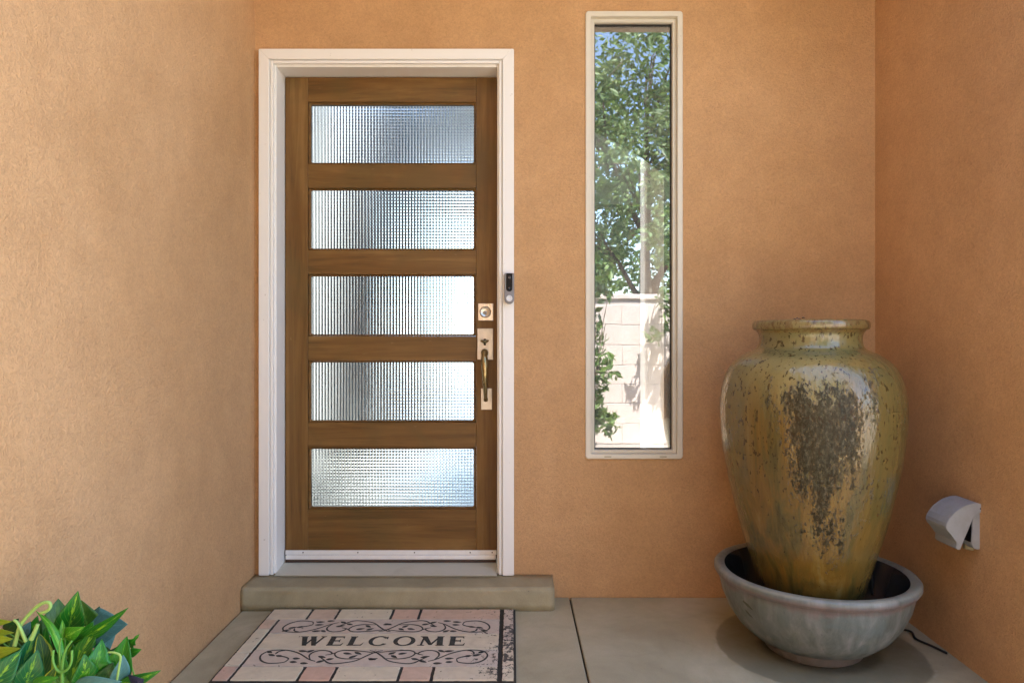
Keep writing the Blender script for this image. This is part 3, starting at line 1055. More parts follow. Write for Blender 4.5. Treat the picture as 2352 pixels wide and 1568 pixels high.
# ------------------------------------------------------------------ fountain bowl
def m_bowl():
    n = N('grey_glazed_bowl')
    v = n.coord()
    st_ = n.noise(n.coord(scale=(1, 1, 0.10)), 26, 5, 0.62, 0.5)
    col = n.ramp(st_, [(0.28, (0.085, 0.092, 0.080)), (0.46, (0.135, 0.148, 0.138)), (0.60, (0.195, 0.200, 0.192)), (0.78, (0.29, 0.28, 0.27))])
    bl = n.noise(v, 7, 5, 0.65, 0.8)
    col = n.mix(n.mr(bl, 0.48, 0.66, 0, 0.55), col, (0.115, 0.145, 0.142))
    col = n.mix(n.mr(n.noise(n.coord(loc=(4, 2, 1)), 9, 5, 0.7, 0.8), 0.54, 0.72, 0, 0.5), col, (0.155, 0.16, 0.105))
    z = n.sep(v)[2]
    nz = n.math('MULTIPLY', n.math('SUBTRACT', n.noise(v, 14, 4, 0.65), 0.5), 0.10)
    # bare clay and mauve glaze break under the lip and at the foot
    lip = n.math('MULTIPLY', n.mr(n.math('ADD', z, nz), 0.215, 0.240, 0, 1), n.mr(z, 0.25, 0.262, 1, 0))
    col = n.mix(n.math('MULTIPLY', lip, 0.55), col, (0.20, 0.125, 0.125))
    foot = n.mr(n.math('ADD', z, nz), 0.03, 0.055, 1, 0)
    col = n.mix(n.math('MULTIPLY', foot, 0.6), col, (0.16, 0.12, 0.11))
    rimtop = n.mr(z, 0.262, 0.270, 0, 1)
    col = n.mix(n.math('MULTIPLY', rimtop, n.mr(bl, 0.35, 0.6, 0.2, 0.7)), col, (0.30, 0.29, 0.225))
    sp = n.noise(v, 60, 3, 0.6)
    col = n.mix(n.mr(sp, 0.68, 0.74, 0, 0.5), col, (0.05, 0.055, 0.05))
    h = n.math('ADD', n.noise(v, 30, 4, 0.6), n.math('MULTIPLY', sp, 0.3))
    return n.done(col, n.mr(bl, 0.3, 0.7, 0.28, 0.5), n.bump(h, 0.35, 0.004), Specular_IOR_Level=0.5)
M['bowl'] = m_bowl()
M['bowl_in'] = N('dark_wet_glaze').done((0.018, 0.022, 0.03), 0.12)
def m_water():
    n = N('dark_water')
    v = n.coord()
    return n.done((0.012, 0.016, 0.014), 0.04, n.bump(n.noise(v, 18, 3, 0.5), 0.25, 0.01), IOR=1.33)
M['water'] = m_water()
bowl = thing('fountain_bowl', 'wide grey glazed bowl on the floor, catching water under the urn', 'bowl', (BOWL.x, BOWL.y, 0))
bprof = [(0.150, 0.001), (0.158, 0.006), (0.161, 0.028), (0.168, 0.036), (0.205, 0.050), (0.245, 0.085), (0.275, 0.130), (0.296, 0.180), (0.306, 0.222), (0.306, 0.238),
         (0.317, 0.243), (0.323, 0.252), (0.323, 0.264), (0.317, 0.271), (0.308, 0.273), (0.297, 0.272), (0.288, 0.267)]
body = lathe('body', bprof, 96, M['bowl'], None, (BOWL.x, BOWL.y, 0), True, 0.012, True)
bin_ = lathe('inner_glaze', [(0.0, 0.075), (0.12, 0.08), (0.19, 0.10), (0.245, 0.15), (0.268, 0.20), (0.279, 0.245), (0.2878, 0.2668)], 96, M['bowl_in'], None, (BOWL.x, BOWL.y, 0), True, 0.012, True)
wat = lathe('water', [(0.0, 0.130), (0.1, 0.1302), (0.222, 0.130)], 64, M['water'], None, (BOWL.x, BOWL.y, 0), True, 0.0, True)
under(bowl, body, bin_, wat)
# incised leaf mark on the bowl: stem and two slanting leaf strokes
def bowl_r(z):
    for (r0, z0), (r1, z1) in zip(bprof[:-1], bprof[1:]):
        if z0 <= z <= z1 and z1 > z0:
            return r0 + (r1 - r0) * (z - z0) / (z1 - z0)
    return 0.3
M['incised'] = N('incised_mark').done((0.055, 0.065, 0.035), 0.45)
M['mark_edge'] = N('mark_edge').done((0.40, 0.41, 0.38), 0.4)
bowl_ang = math.atan2(CAM.y - BOWL.y, CAM.x - BOWL.x) - R(38)
def bowl_pt(s, z, off):
    r = bowl_r(z) + off
    a = bowl_ang + s / 0.29
    return Vector((r * math.cos(a), r * math.sin(a), z))
def mark(name, outline, mat, off):
    V, Fc = [], []
    n_ = len(outline)
    for s, z in outline:
        V.append(bowl_pt(s, z, off))
    for s, z in outline:
        V.append(bowl_pt(s, z, -0.006))
    Fc.append(tuple(range(n_)))
    Fc += [(i, (i + 1) % n_, n_ + (i + 1) % n_, n_ + i) for i in range(n_)]
    bm = bmesh.new()
    vv = [bm.verts.new(v) for v in V]
    for f in Fc:
        bm.faces.new([vv[i] for i in f])
    o = bm_obj(name, bm, mat)
    o.parent = bowl
    return o

# ------------------------------------------------------------------ urn
def m_urn():
    n = N('wet_ochre_glaze')
    v = n.coord()
    x, y, z = n.sep(v)
    st_ = n.noise(n.coord(scale=(1, 1, 0.09)), 15, 4, 0.62, 0.5)
    col = n.ramp(st_, [(0.30, (0.050, 0.041, 0.011)), (0.44, (0.115, 0.083, 0.020)), (0.54, (0.165, 0.096, 0.019)), (0.64, (0.205, 0.126, 0.028)), (0.76, (0.235, 0.178, 0.060))])
    # pale cream-green on the shoulder and the left flank
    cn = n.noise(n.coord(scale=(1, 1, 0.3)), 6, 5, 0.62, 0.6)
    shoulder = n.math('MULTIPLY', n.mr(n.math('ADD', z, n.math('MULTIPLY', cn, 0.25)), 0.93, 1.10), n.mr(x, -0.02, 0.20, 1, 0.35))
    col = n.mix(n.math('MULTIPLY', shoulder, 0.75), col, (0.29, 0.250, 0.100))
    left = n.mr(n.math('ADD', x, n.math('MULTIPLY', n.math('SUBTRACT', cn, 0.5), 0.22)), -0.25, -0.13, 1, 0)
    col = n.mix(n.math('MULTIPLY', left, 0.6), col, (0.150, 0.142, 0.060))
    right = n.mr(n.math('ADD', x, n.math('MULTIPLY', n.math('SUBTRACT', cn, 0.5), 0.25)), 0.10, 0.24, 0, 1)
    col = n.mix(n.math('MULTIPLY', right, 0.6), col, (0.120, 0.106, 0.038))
    # neck a touch greener
    neck = n.math('MULTIPLY', n.mr(z, 0.985, 1.005, 0, 1), n.mr(z, 1.07, 1.08, 1, 0))
    col = n.mix(n.math('MULTIPLY', neck, 0.6), col, (0.155, 0.145, 0.058))
    # lime and algae crust where the water runs: wedge narrowing downward, on the viewer's side
    front = n.mr(y, 0.02, -0.08, 0, 1)
    hw = n.mr(z, 0.26, 0.84, 0.012, 0.150, False)
    xc = n.math('SUBTRACT', x, n.mr(z, 0.3, 0.9, 0.045, 0.0, False))
    xc = n.math('MAXIMUM', n.math('MULTIPLY', xc, -1.0), n.math('MULTIPLY', xc, 0.62))
    wn_ = n.noise(n.coord(scale=(1, 1, 0.22)), 16, 4, 0.7, 0.5)
    wob = n.math('MULTIPLY', n.math('SUBTRACT', wn_, 0.5), 0.30)
    d = n.math('SUBTRACT', n.math('ADD', n.math('ABSOLUTE', xc), wob), hw)
    dens_w = n.math('MULTIPLY', n.mr(d, -0.11, 0.07, 1, 0), n.mr(n.math('ADD', z, wob), 0.84, 1.02, 1, 0))
    dens_w = n.math('MULTIPLY', dens_w, n.mr(z, 0.25, 0.36, 0, 1))
    dens_w = n.math('MULTIPLY', dens_w, front)
    fine = n.noise(n.coord(scale=(1, 1, 0.6)), 95, 4, 0.72)
    wedge = n.math('MULTIPLY', n.math('SUBTRACT', fine, n.mr(dens_w, 0, 1, 0.78, 0.32, False)), 8, clamp=True)
    grime = n.mr(wn_, 0.36, 0.60, 0, 1)
    crust = n.ramp(n.noise(n.coord(scale=(1, 1, 0.6)), 85, 3, 0.75), [(0.38, (0.006, 0.006, 0.003)), (0.49, (0.024, 0.022, 0.012)), (0.60, (0.060, 0.054, 0.034)), (0.74, (0.18, 0.155, 0.11))])
    crust = n.mix(n.math('MULTIPLY', grime, 0.45), crust, (0.060, 0.045, 0.020))
    col = n.mix(n.math('MULTIPLY', wedge, 0.9), col, crust)
    # scattered dark flecks
    fl = n.noise(n.coord(scale=(1, 1, 0.5)), 95, 2, 0.6, 0.0)
    dens = n.math('MULTIPLY', n.mr(z, 0.30, 0.75, 0.02, 0.12), front)
    fleck = n.math('MULTIPLY', n.math('SUBTRACT', fl, n.math('SUBTRACT', 0.715, dens)), 22, clamp=True)
    col = n.mix(n.math('MULTIPLY', fleck, 0.85), col, (0.040, 0.022, 0.006))
    # rust band under the rim and green-black foot
    rim = n.math('MULTIPLY', n.mr(z, 1.070, 1.080, 0, 1), n.mr(fine, 0.4, 0.6, 0.2, 0.8))
    col = n.mix(rim, col, (0.15, 0.088, 0.036))
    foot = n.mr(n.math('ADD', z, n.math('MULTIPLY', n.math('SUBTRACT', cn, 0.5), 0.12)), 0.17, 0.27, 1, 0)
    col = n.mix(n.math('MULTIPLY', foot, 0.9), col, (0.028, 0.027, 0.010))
    h = n.math('ADD', n.math('MULTIPLY', wedge, n.math('MULTIPLY', fine, 1.0)), n.math('MULTIPLY', fl, 0.12))
    h2 = n.noise(n.coord(scale=(1, 1, 0.4)), 42, 3, 0.6)
    b = n.bump(h, 0.55, 0.004)
    b = n.bump(h2, 0.45, 0.006, b)
    rough = n.mr(wedge, 0, 1, 0.22, 0.42)
    spk = n.bump(n.noise(n.coord(scale=(1, 1, 0.7)), 70, 3, 0.6), 0.35, 0.004, b)
    n.t.links.new(spk, n.b.inputs['Coat Normal'])
    return n.done(col, rough, b, Specular_IOR_Level=n.mr(wedge, 0, 1, 0.6, 0.22), Coat_Weight=n.mr(wedge, 0, 1, 0.42, 0.06), Coat_Roughness=0.05)
M['urn'] = m_urn()
M['urn_in'] = N('urn_inside').done((0.05, 0.045, 0.02), 0.2)
urn = thing('urn', 'large wet ochre glazed urn standing in the grey bowl', 'urn', (URN.x, URN.y, 0.0775))
uprof = [(0.120, 0.078), (0.146, 0.082), (0.152, 0.12), (0.160, 0.170), (0.184, 0.260), (0.209, 0.345), (0.234, 0.430), (0.254, 0.513), (0.272, 0.597), (0.286, 0.681), (0.2935, 0.765),
         (0.2945, 0.800), (0.2935, 0.845), (0.287, 0.890), (0.276, 0.930), (0.259, 0.962), (0.236, 0.986), (0.210, 1.003), (0.186, 1.014), (0.176, 1.019), (0.168, 1.027), (0.1635, 1.042), (0.1630, 1.058), (0.1665, 1.073), (0.175, 1.084)]
# smooth the profile
upts = [(p.x, p.y) for p in catmull([(r, z, 0) for r, z in uprof], 4)]
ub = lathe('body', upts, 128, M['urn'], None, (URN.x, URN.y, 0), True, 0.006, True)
rprof = [(0.1755, 1.0838), (0.183, 1.087), (0.1865, 1.094), (0.187, 1.104), (0.184, 1.113), (0.176, 1.117), (0.166, 1.117), (0.158, 1.112), (0.152, 1.10), (0.149, 1.07), (0.16, 1.02), (0.22, 0.98)]
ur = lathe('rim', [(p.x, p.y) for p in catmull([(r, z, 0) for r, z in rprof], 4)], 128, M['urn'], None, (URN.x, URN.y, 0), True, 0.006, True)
uw = lathe('water', [(0.0, 1.1125), (0.08, 1.1125), (0.157, 1.1115)], 48, M['water'], None, (URN.x, URN.y, 0), True, 0.0, True)
under(urn, ub, ur, uw)
face = math.atan2(CAM.y - URN.y, CAM.x - URN.x) + PI / 2       # local -Y towards the viewer
urn.rotation_euler = (0, 0, face)
# bubbling crest on the overflowing water
crest = mesh_obj('bubble', *(lambda: ([], []))(), M['water'])
bpy.data.objects.remove(crest)
M['clear_water'] = N('clear_water').done((0.95, 0.98, 1.0), 0.02, None, Transmission_Weight=1.0, IOR=1.33)
bm = bmesh.new()
for k in range(14):
    a = random.uniform(0, 2 * PI)
    rr = random.uniform(0, 0.02)
    r = random.uniform(0.003, 0.007)
    bmesh.ops.create_icosphere(bm, subdivisions=2, radius=r, matrix=Matrix.Translation((-0.03 + rr * math.cos(a), -0.06 + rr * math.sin(a), 1.112 - 0.0775 + random.uniform(0, 0.010))))
bub = bm_obj('bubbling_water', bm, M['clear_water'], urn, True)

mark('incised_mark', [(-0.030, 0.206), (-0.027, 0.206), (-0.022, 0.140), (-0.025, 0.140)], M['mark_edge'], 0.0014)
mark('incised_mark', [(-0.026, 0.207), (-0.006, 0.201), (0.014, 0.186), (0.004, 0.186), (-0.012, 0.192), (-0.025, 0.200)], M['incised'], 0.0022)
mark('incised_mark', [(-0.024, 0.176), (-0.014, 0.170), (0.002, 0.156), (-0.008, 0.156), (-0.021, 0.164)], M['incised'], 0.0022)

# black pump hose looping over the right side of the bowl, and its cord on the floor
hx, hy = URN.x, URN.y
hose = tube('pump_hose', catmull([(hx + 0.165, hy + 0.155, 0.30), (hx + 0.205, hy + 0.10, 0.32), (hx + 0.226, hy + 0.05, 0.285), (hx + 0.232, hy + 0.035, 0.225), (hx + 0.232, hy + 0.03, 0.165)], 6), 0.0045, M['rubber'], None, 8)
tag(hose, 'thin dark pump hose dipping into the bowl behind the urn', 'hose')
cord = tube('power_cord', catmull([(1.440, -0.06, 0.006), (1.432, -0.16, 0.006), (1.405, -0.22, 0.006), (1.380, -0.27, 0.006), (1.400, -0.32, 0.006), (1.432, -0.35, 0.006), (1.415, -0.41, 0.006), (1.438, -0.47, 0.006), (1.452, -0.52, 0.006)], 8), 0.004, M['rubber'], None, 8)
tag(cord, 'black cord lying in the corner behind the bowl', 'cord')

# ------------------------------------------------------------------ outlet cover on right wall
WXR = 1.497 - 0.072 / 1.55 * 0.70      # right wall surface at y = -0.70
cover = thing('outlet_cover', 'grey plastic weatherproof outlet cover hanging open on the right wall', 'outlet cover', (1.465, -0.62, 0.39))
def extr_y(name, prof, y0, y1, mat, bevel=0.0):
    """extrude an (x,z) outline along y"""
    bm = bmesh.new()
    a = [bm.verts.new((x, y0, z)) for x, z in prof]
    b = [bm.verts.new((x, y1, z)) for x, z in prof]
    n_ = len(prof)
    bm.faces.new(a)
    bm.faces.new(b[::-1])
    for i in range(n_):
        bm.faces.new((a[i], b[i], b[(i + 1) % n_], a[(i + 1) % n_]))
    if bevel:
        bmesh.ops.bevel(bm, geom=bm.edges[:], offset=bevel, segments=2, affect='EDGES', clamp_overlap=True)
    return bm_obj(name, bm, mat)
def OC(zx, zz, D=2.135):
    px = (2700 + zx * 0.19133) * 0.784
    py = (1400 + zz * 0.19133) * 0.784
    p = P(px, py, D)
    return (p.x, p.z)
YN = CAM.y + 2.135
YFAR = YN + 0.098
XW = OC(985, 700)[0]
plate_o = extr_y('back_plate', [OC(945, 470), OC(985, 500), OC(985, 1040), OC(930, 1060), OC(945, 1000)], YN + 0.001, YFAR + 0.006, M['rubber'])
base_o = extr_y('base_box', [OC(790, 585), OC(900, 515), OC(960, 480), OC(958, 900), OC(940, 1050), OC(905, 1095), OC(820, 1090), OC(772, 1010), OC(775, 960)], YN + 0.002, YFAR, M['grey_plastic'], 0.0015)
arc = [OC(955, 470), OC(940, 430), OC(905, 395), OC(850, 378), OC(760, 385), OC(660, 415), OC(570, 465), OC(490, 530), OC(420, 610), OC(375, 690), OC(365, 745), OC(385, 795), OC(450, 870), OC(530, 975), OC(515, 1060), OC(545, 1090), OC(580, 1085)]
inner_edge = [OC(610, 1000), OC(660, 880), OC(720, 740), OC(770, 610), OC(800, 560), OC(870, 525), OC(930, 505)]
hood_near = extr_y('hood_cheek', arc + inner_edge, YN - 0.004, YN - 0.0005, M['grey_plastic'], 0.0008)
hood_far = extr_y('hood_cheek', arc + inner_edge, YFAR + 0.001, YFAR + 0.005, M['grey_plastic'], 0.0008)
def strip(name, line, th, y0, y1, mat):
    bm = bmesh.new()
    L = [Vector((x, z)) for x, z in line]
    cen = Vector(OC(680, 760))
    o_ = L
    i_ = [p + (cen - p).normalized() * th for p in L]
    rings_ = []
    for a, b in zip(o_, i_):
        rings_.append([bm.verts.new((a.x, y0, a.y)), bm.verts.new((a.x, y1, a.y)), bm.verts.new((b.x, y1, b.y)), bm.verts.new((b.x, y0, b.y))])
    for r0, r1 in zip(rings_[:-1], rings_[1:]):
        for k in range(4):
            bm.faces.new((r0[k], r0[(k + 1) % 4], r1[(k + 1) % 4], r1[k]))
    bm.faces.new(rings_[0])
    bm.faces.new(rings_[-1][::-1])
    return bm_obj(name, bm, mat)
hood_top = strip('hood_cover', arc[1:], 0.003, YN, YFAR + 0.0005, M['grey_plastic'])
pin_x, pin_z = OC(888, 462)
pin = vdisc('hinge_pin', pin_x, pin_z, YN - 0.004, [(0.0022, 0), (0.002, 0.0006), (0, 0.0006)], 10, M['black'])
sock = extr_y('socket_face', [OC(778, 620), OC(795, 600), OC(795, 985), OC(760, 985)], YN + 0.006, YFAR - 0.004, M['black'])
conduit_pts = [(XW - 0.022, YN + 0.045, OC(0, 1090)[1] + 0.012), (XW - 0.022, YN + 0.045, OC(0, 1150)[1])]
gland = tube('cable_gland', conduit_pts, 0.016, M['step'], None, 16)
under(cover, plate_o, base_o, hood_near, hood_far, hood_top, pin, sock, gland)

# ------------------------------------------------------------------ potted plant
def m_leaf(name, dark, light, amount, mode='mid', rough=0.38):
    n = N(name)
    uv = n.coord('UV')
    u, v, _ = n.sep(uv)
    rnd = n.rnd()
    sc = n.node('ShaderNodeCombineXYZ')
    n.t.links.new(n.math('ADD', n.math('MULTIPLY', u, 1.6), n.math('MULTIPLY', rnd, 9)), sc.inputs[0])
    n.t.links.new(n.math('ADD', n.math('MULTIPLY', n.math('ABSOLUTE', n.math('SUBTRACT', v, 0.5)), 2.5), n.math('MULTIPLY', u, -0.9)), sc.inputs[1])
    n.t.links.new(n.math('MULTIPLY', v, 0.6), sc.inputs[2])
    a = n.noise(sc.outputs[0], 3.6, 4, 0.6, 0.4)
    ac = n.math('ABSOLUTE', n.math('SUBTRACT', v, 0.5))
    if mode == 'mid':
        bias = n.mr(ac, 0.02, 0.36, 0.16, -0.12)
    elif mode == 'edge':
        bias = n.mr(ac, 0.26, 0.44, -0.3, 0.35)
    else:
        bias = n.mr(ac, 0, 0.5, 0.0, 0.02)
    f = n.mr(n.math('ADD', a, bias), 0.62 - amount, 0.70 - amount)
    col = n.mix(f, dark, light)
    col = n.mix(n.mr(n.noise(uv, 7, 4, 0.6), 0.4, 0.7, 0, 0.35), col, tuple(x * 0.5 for x in dark))
    vein = n.mr(n.math('ABSOLUTE', n.math('SUBTRACT', n.math('FRACT', n.math('SUBTRACT', n.math('MULTIPLY', u, 7), n.math('MULTIPLY', ac, 6))), 0.5)), 0.0, 0.10, 1, 0)
    mid = n.mr(ac, 0.0, 0.03, 1, 0)
    col = n.mix(n.math('MULTIPLY', n.math('MAXIMUM', n.math('MULTIPLY', vein, 0.25), n.math('MULTIPLY', mid, 0.45)), 0.7), col, tuple(min(1, x * 1.6 + 0.03) for x in light))
    h = n.math('ADD', vein, n.math('MULTIPLY', mid, 2))
    n.done(col, rough, n.bump(h, 0.3, 0.002), Specular_IOR_Level=0.5)
    tl = n.node('ShaderNodeBsdfTranslucent')
    n.set(tl.inputs[0], col)
    mx = n.node('ShaderNodeMixShader')
    mx.inputs[0].default_value = 0.22
    n.t.links.new(n.b.outputs[0], mx.inputs[1])
    n.t.links.new(tl.outputs[0], mx.inputs[2])
    n.t.links.new(mx.outputs[0], n.out.inputs['Surface'])
    return n.m
LM = {
 'var': m_leaf('leaf_variegated', (0.016, 0.190, 0.016), (0.28, 0.56, 0.03), -0.03, rough=0.3),
 'green': m_leaf('leaf_green', (0.026, 0.235, 0.012), (0.12, 0.42, 0.02), -0.03, rough=0.3),
 'dark': m_leaf('leaf_dark', (0.012, 0.095, 0.014), (0.04, 0.18, 0.02), -0.05, rough=0.3),
 'olive': m_leaf('leaf_olive', (0.045, 0.155, 0.014), (0.09, 0.23, 0.02), 0.0, rough=0.35),
 'blue': m_leaf('leaf_blue', (0.080, 0.235, 0.225), (0.11, 0.29, 0.27), 0.0, 'flat', 0.5),
 'teal': m_leaf('leaf_teal', (0.010, 0.165, 0.050), (0.22, 0.52, 0.05), -0.03, rough=0.3),
 'lime': m_leaf('leaf_lime', (0.30, 0.42, 0.012), (0.42, 0.52, 0.03), 0.05, 'flat'),
 'edge': m_leaf('leaf_yellow_edge', (0.025, 0.12, 0.012), (0.42, 0.52, 0.03), 0.0, 'edge'),
 'bright': m_leaf('leaf_bright', (0.06, 0.33, 0.012), (0.22, 0.52, 0.05), 0.02, rough=0.3),
 'navy': m_leaf('leaf_navy', (0.008, 0.016, 0.06), (0.012, 0.03, 0.09), 0.0, 'flat'),
}
M['stem'] = N('stem_green').done((0.13, 0.36, 0.06), 0.45)
M['stem_pale'] = N('stem_pale_green').done((0.30, 0.52, 0.14), 0.45)
plant = thing('potted_plant', 'leafy variegated green plant in a pot against the left wall', 'plant', (-0.80, -1.46, 0.0))
PLO = plant.location
def LP(zx, zy, D):
    return P(zx * 0.16667, 1332.8 + zy * 0.16667, D)
LEAVES = []
def leaf(base, tip, width, mat, arch=0.12, cup=0.18, twist=0.0, shape='lance', droop=0.0, wave=0.0):
    base, tip = Vector(base), Vector(tip)
    ax = tip - base
    L = ax.length
    ax.normalize()
    tocam = (CAM - (base + tip) / 2).normalized()
    nrm = (tocam - ax * tocam.dot(ax)).normalized()
    nrm = Matrix.Rotation(twist, 3, ax) @ nrm
    side = ax.cross(nrm)
    nu, nv = 14, 6
    V, UV, Fc = [], [], []
    ph = random.uniform(0, 6)
    for i in range(nu + 1):
        t = i / nu
        if shape == 'lance':
            w = math.sin(PI * t ** 0.75) ** 0.85 * (1 - 0.25 * t)
        elif shape == 'heart':
            w = min(1.0, (t / 0.22)) ** 0.5 * (1 - max(0, (t - 0.22) / 0.78) ** 1.35)
        elif shape == 'ivy':
            w = max(0.03, (1 - t) ** 0.7 * min(1, t / 0.12) ** 0.5 * (1.0 if t < 0.45 else 0.72) * (1 + 0.28 * math.sin(t * 17)))
        else:
            w = (min(1, t / 0.1) ** 0.5) * (min(1, (1 - t) / 0.35) ** 0.7)
        w = max(w, 0.004) * width / 2
        for k in range(nv + 1):
            s = k / nv * 2 - 1
            p = base + ax * (L * t) + side * (w * s) + nrm * (arch * L * math.sin(PI * t) + cup * w * (abs(s) ** 1.3) * (1 if cup > 0 else 1) - droop * L * t * t)
            p += nrm * (wave * w * math.sin(t * 15 + ph + s) * abs(s))
            V.append(p - PLO)
            UV.append((t, k / nv))
    for i in range(nu):
        for k in range(nv):
            a = i * (nv + 1) + k
            Fc.append((a, a + 1, a + nv + 2, a + nv + 1))
    me = bpy.data.meshes.new('leaf')
    me.from_pydata([tuple(v) for v in V], [], Fc)
    ul = me.uv_layers.new(name='UVMap')
    for lp_ in me.loops:
        ul.data[lp_.index].uv = UV[lp_.vertex_index]
    me.polygons.foreach_set('use_smooth', [True] * len(me.polygons))
    me.materials.append(LM[mat])
    o = bpy.data.objects.new('leaf', me)
    link(o, plant)
    sm = o.modifiers.new('thick', 'SOLIDIFY')
    sm.thickness = 0.0008
    LEAVES.append((base, o))
    return o
ZP = 0.16667 / F     # metres per zoom pixel per metre of distance
def zl(b, t, w, mat, D=1.30, dD=0.0, **kw):
    return leaf(LP(b[0], b[1], D), LP(t[0], t[1], D + dD), w * 1.2 * ZP * D, mat, **kw)
zl((740, 760), (805, 245), 400, 'olive', 1.38, 0.02, shape='heart', twist=0.25, arch=0.05)
zl((930, 760), (1075, 140), 330, 'var', 1.33, -0.02, shape='lance', twist=-0.1, cup=0.3)
zl((1200, 620), (1120, 265), 300, 'olive', 1.40, 0.0, shape='heart', twist=-0.2)
zl((1300, 560), (1370, 350), 200, 'dark', 1.42, 0.0, shape='heart')
zl((1000, 860), (1770, 372), 190, 'var', 1.29, -0.03, arch=0.06, twist=0.5)
zl((1240, 640), (1760, 600), 430, 'blue', 1.40, 0.0, shape='heart', cup=0.05, twist=0.2, arch=0.03)
zl((1330, 600), (1500, 985), 400, 'blue', 1.41, 0.0, shape='heart', cup=0.05, arch=0.03)
zl((960, 1400), (1405, 560), 260, 'var', 1.27, 0.02, twist=-0.4, wave=0.08)
zl((1260, 1400), (1405, 800), 360, 'green', 1.25, 0.02, shape='heart', wave=0.12, twist=0.2)
zl((1640, 1440), (1750, 762), 330, 'green', 1.27, 0.02, shape='lance', twist=-0.35, cup=0.3)
zl((1600, 1400), (1700, 1020), 230, 'blue', 1.245, 0.0, shape='lance', twist=0.4)
zl((1640, 1430), (2220, 1235), 170, 'var', 1.25, 0.0, arch=0.1, twist=0.35)
zl((1770, 900), (1920, 735), 130, 'green', 1.30, 0.0, shape='ivy')
zl((1770, 1010), (1950, 945), 110, 'green', 1.30, 0.0)
zl((1500, 1180), (1800, 820), 300, 'dark', 1.33, 0.0, shape='heart')
zl((600, 1400), (535, 725), 190, 'edge', 1.26, 0.0, shape='strap', twist=0.3)
zl((870, 1120), (500, 415), 110, 'bright', 1.25, 0.03, shape='lance', twist=0.5, arch=0.15)
zl((120, 1480), (530, 590), 300, 'teal', 1.24, 0.03, twist=0.35, cup=0.3)
zl((-120, 1500), (300, 950), 330, 'teal', 1.20, 0.02, twist=-0.2)
zl((330, 1500), (520, 950), 330, 'teal', 1.225, 0.0, twist=0.1)
zl((300, 760), (420, 560), 130, 'blue', 1.29, 0.0)
zl((-150, 1020), (285, 930), 150, 'lime', 1.24, 0.0, arch=0.15)
zl((-150, 720), (195, 715), 95, 'lime', 1.27, 0.0, arch=0.12)
zl((-150, 590), (165, 560), 90, 'lime', 1.29, 0.0, arch=0.12)
zl((-150, 830), (180, 800), 120, 'lime', 1.25, 0.0, arch=0.12)
zl((80, 700), (260, 520), 160, 'dark', 1.32, 0.0)
zl((150, 900), (420, 560), 200, 'olive', 1.34, 0.0)
zl((400, 800), (520, 480), 170, 'green', 1.33, 0.0)
zl((420, 900), (570, 540), 180, 'dark', 1.31, 0.0)
zl((890, 780), (1170, 630), 190, 'bright', 1.27, 0.0, shape='heart', cup=-0.2)
zl((860, 900), (860, 540), 110, 'bright', 1.28, 0.0)
zl((1000, 1470), (1680, 1390), 220, 'blue', 1.19, 0.0, arch=0.12)
zl((1120, 1400), (1235, 1200), 110, 'bright', 1.20, 0.0)
zl((440, 1440), (815, 1325), 150, 'green', 1.19, 0.0)
zl((640, 1400), (780, 1170), 120, 'edge', 1.23, 0.0)
zl((960, 1180), (1230, 900), 240, 'dark', 1.31, 0.0, shape='heart')
zl((1820, 1450), (1985, 1355), 260, 'navy', 1.22, 0.0, shape='heart')
zl((880, 1330), (870, 1000), 110, 'green', 1.24, 0.0)
zl((700, 1300), (1010, 860), 300, 'var', 1.29, 0.0, twist=0.2, wave=0.1)
zl((1050, 1000), (1290, 560), 260, 'green', 1.32, 0.0, twist=-0.3)
zl((560, 1100), (640, 620), 230, 'green', 1.32, 0.0, shape='heart')
zl((1150, 1420), (1160, 1000), 300, 'var', 1.24, 0.0, shape='heart', twist=0.3)
zl((1400, 1430), (1560, 1120), 240, 'dark', 1.26, 0.0)
zl((250, 1150), (170, 780), 220, 'olive', 1.27, 0.0, shape='heart')
zl((620, 1000), (930, 620), 220, 'dark', 1.35, 0.0, shape='heart')
for k in range(46):      # shaded inner foliage behind the front leaves
    bx_ = random.uniform(0, 1650)
    by_ = random.uniform(950, 1500)
    top = 620 if bx_ < 600 else (520 if bx_ < 1300 else 960)
    an = random.uniform(-0.7, 0.7)
    ln = random.uniform(240, 430)
    tx_, ty_ = bx_ + ln * math.sin(an), max(by_ - ln * math.cos(an), top)
    Dm = 1.055 * F / (1176 - min(bx_, tx_) * 0.1667) - 0.02
    zl((bx_, by_), (tx_, ty_), random.uniform(120, 230), random.choice(['dark', 'dark', 'green', 'var', 'olive']), min(random.uniform(1.30, 1.42), Dm), 0.0,
       twist=random.uniform(-0.8, 0.8), shape=random.choice(['lance', 'heart', 'lance']))
# curled fern shoots and tendrils
def ptube(name, pts, r0, r1, D, mat):
    p = [LP(a, b, D) - PLO for a, b in pts]
    p = catmull(p, 8)
    m = len(p) - 1
    return tube(name, p, [r0 + (r1 - r0) * i / m for i in range(m + 1)], mat, plant, 8)
ptube('fern_shoot', [(200, 900), (240, 740), (270, 640), (350, 520), (500, 365), (610, 300), (685, 310), (690, 370), (640, 420), (560, 445)], 0.0036, 0.0028, 1.235, M['stem_pale'])
ptube('fern_shoot', [(190, 540), (240, 580), (290, 680), (360, 840)], 0.0024, 0.0032, 1.23, M['stem_pale'])
ptube('fern_shoot', [(520, 600), (470, 720), (430, 810)], 0.0034, 0.0042, 1.23, M['stem_pale'])
ptube('tendril', [(735, 960), (730, 1090), (770, 1210), (840, 1260), (930, 1220), (985, 1110), (990, 960)], 0.0022, 0.0022, 1.21, M['stem'])
ptube('tendril', [(860, 1420), (855, 1260), (870, 1080), (920, 930), (990, 830)], 0.0032, 0.0018, 1.215, M['stem'])
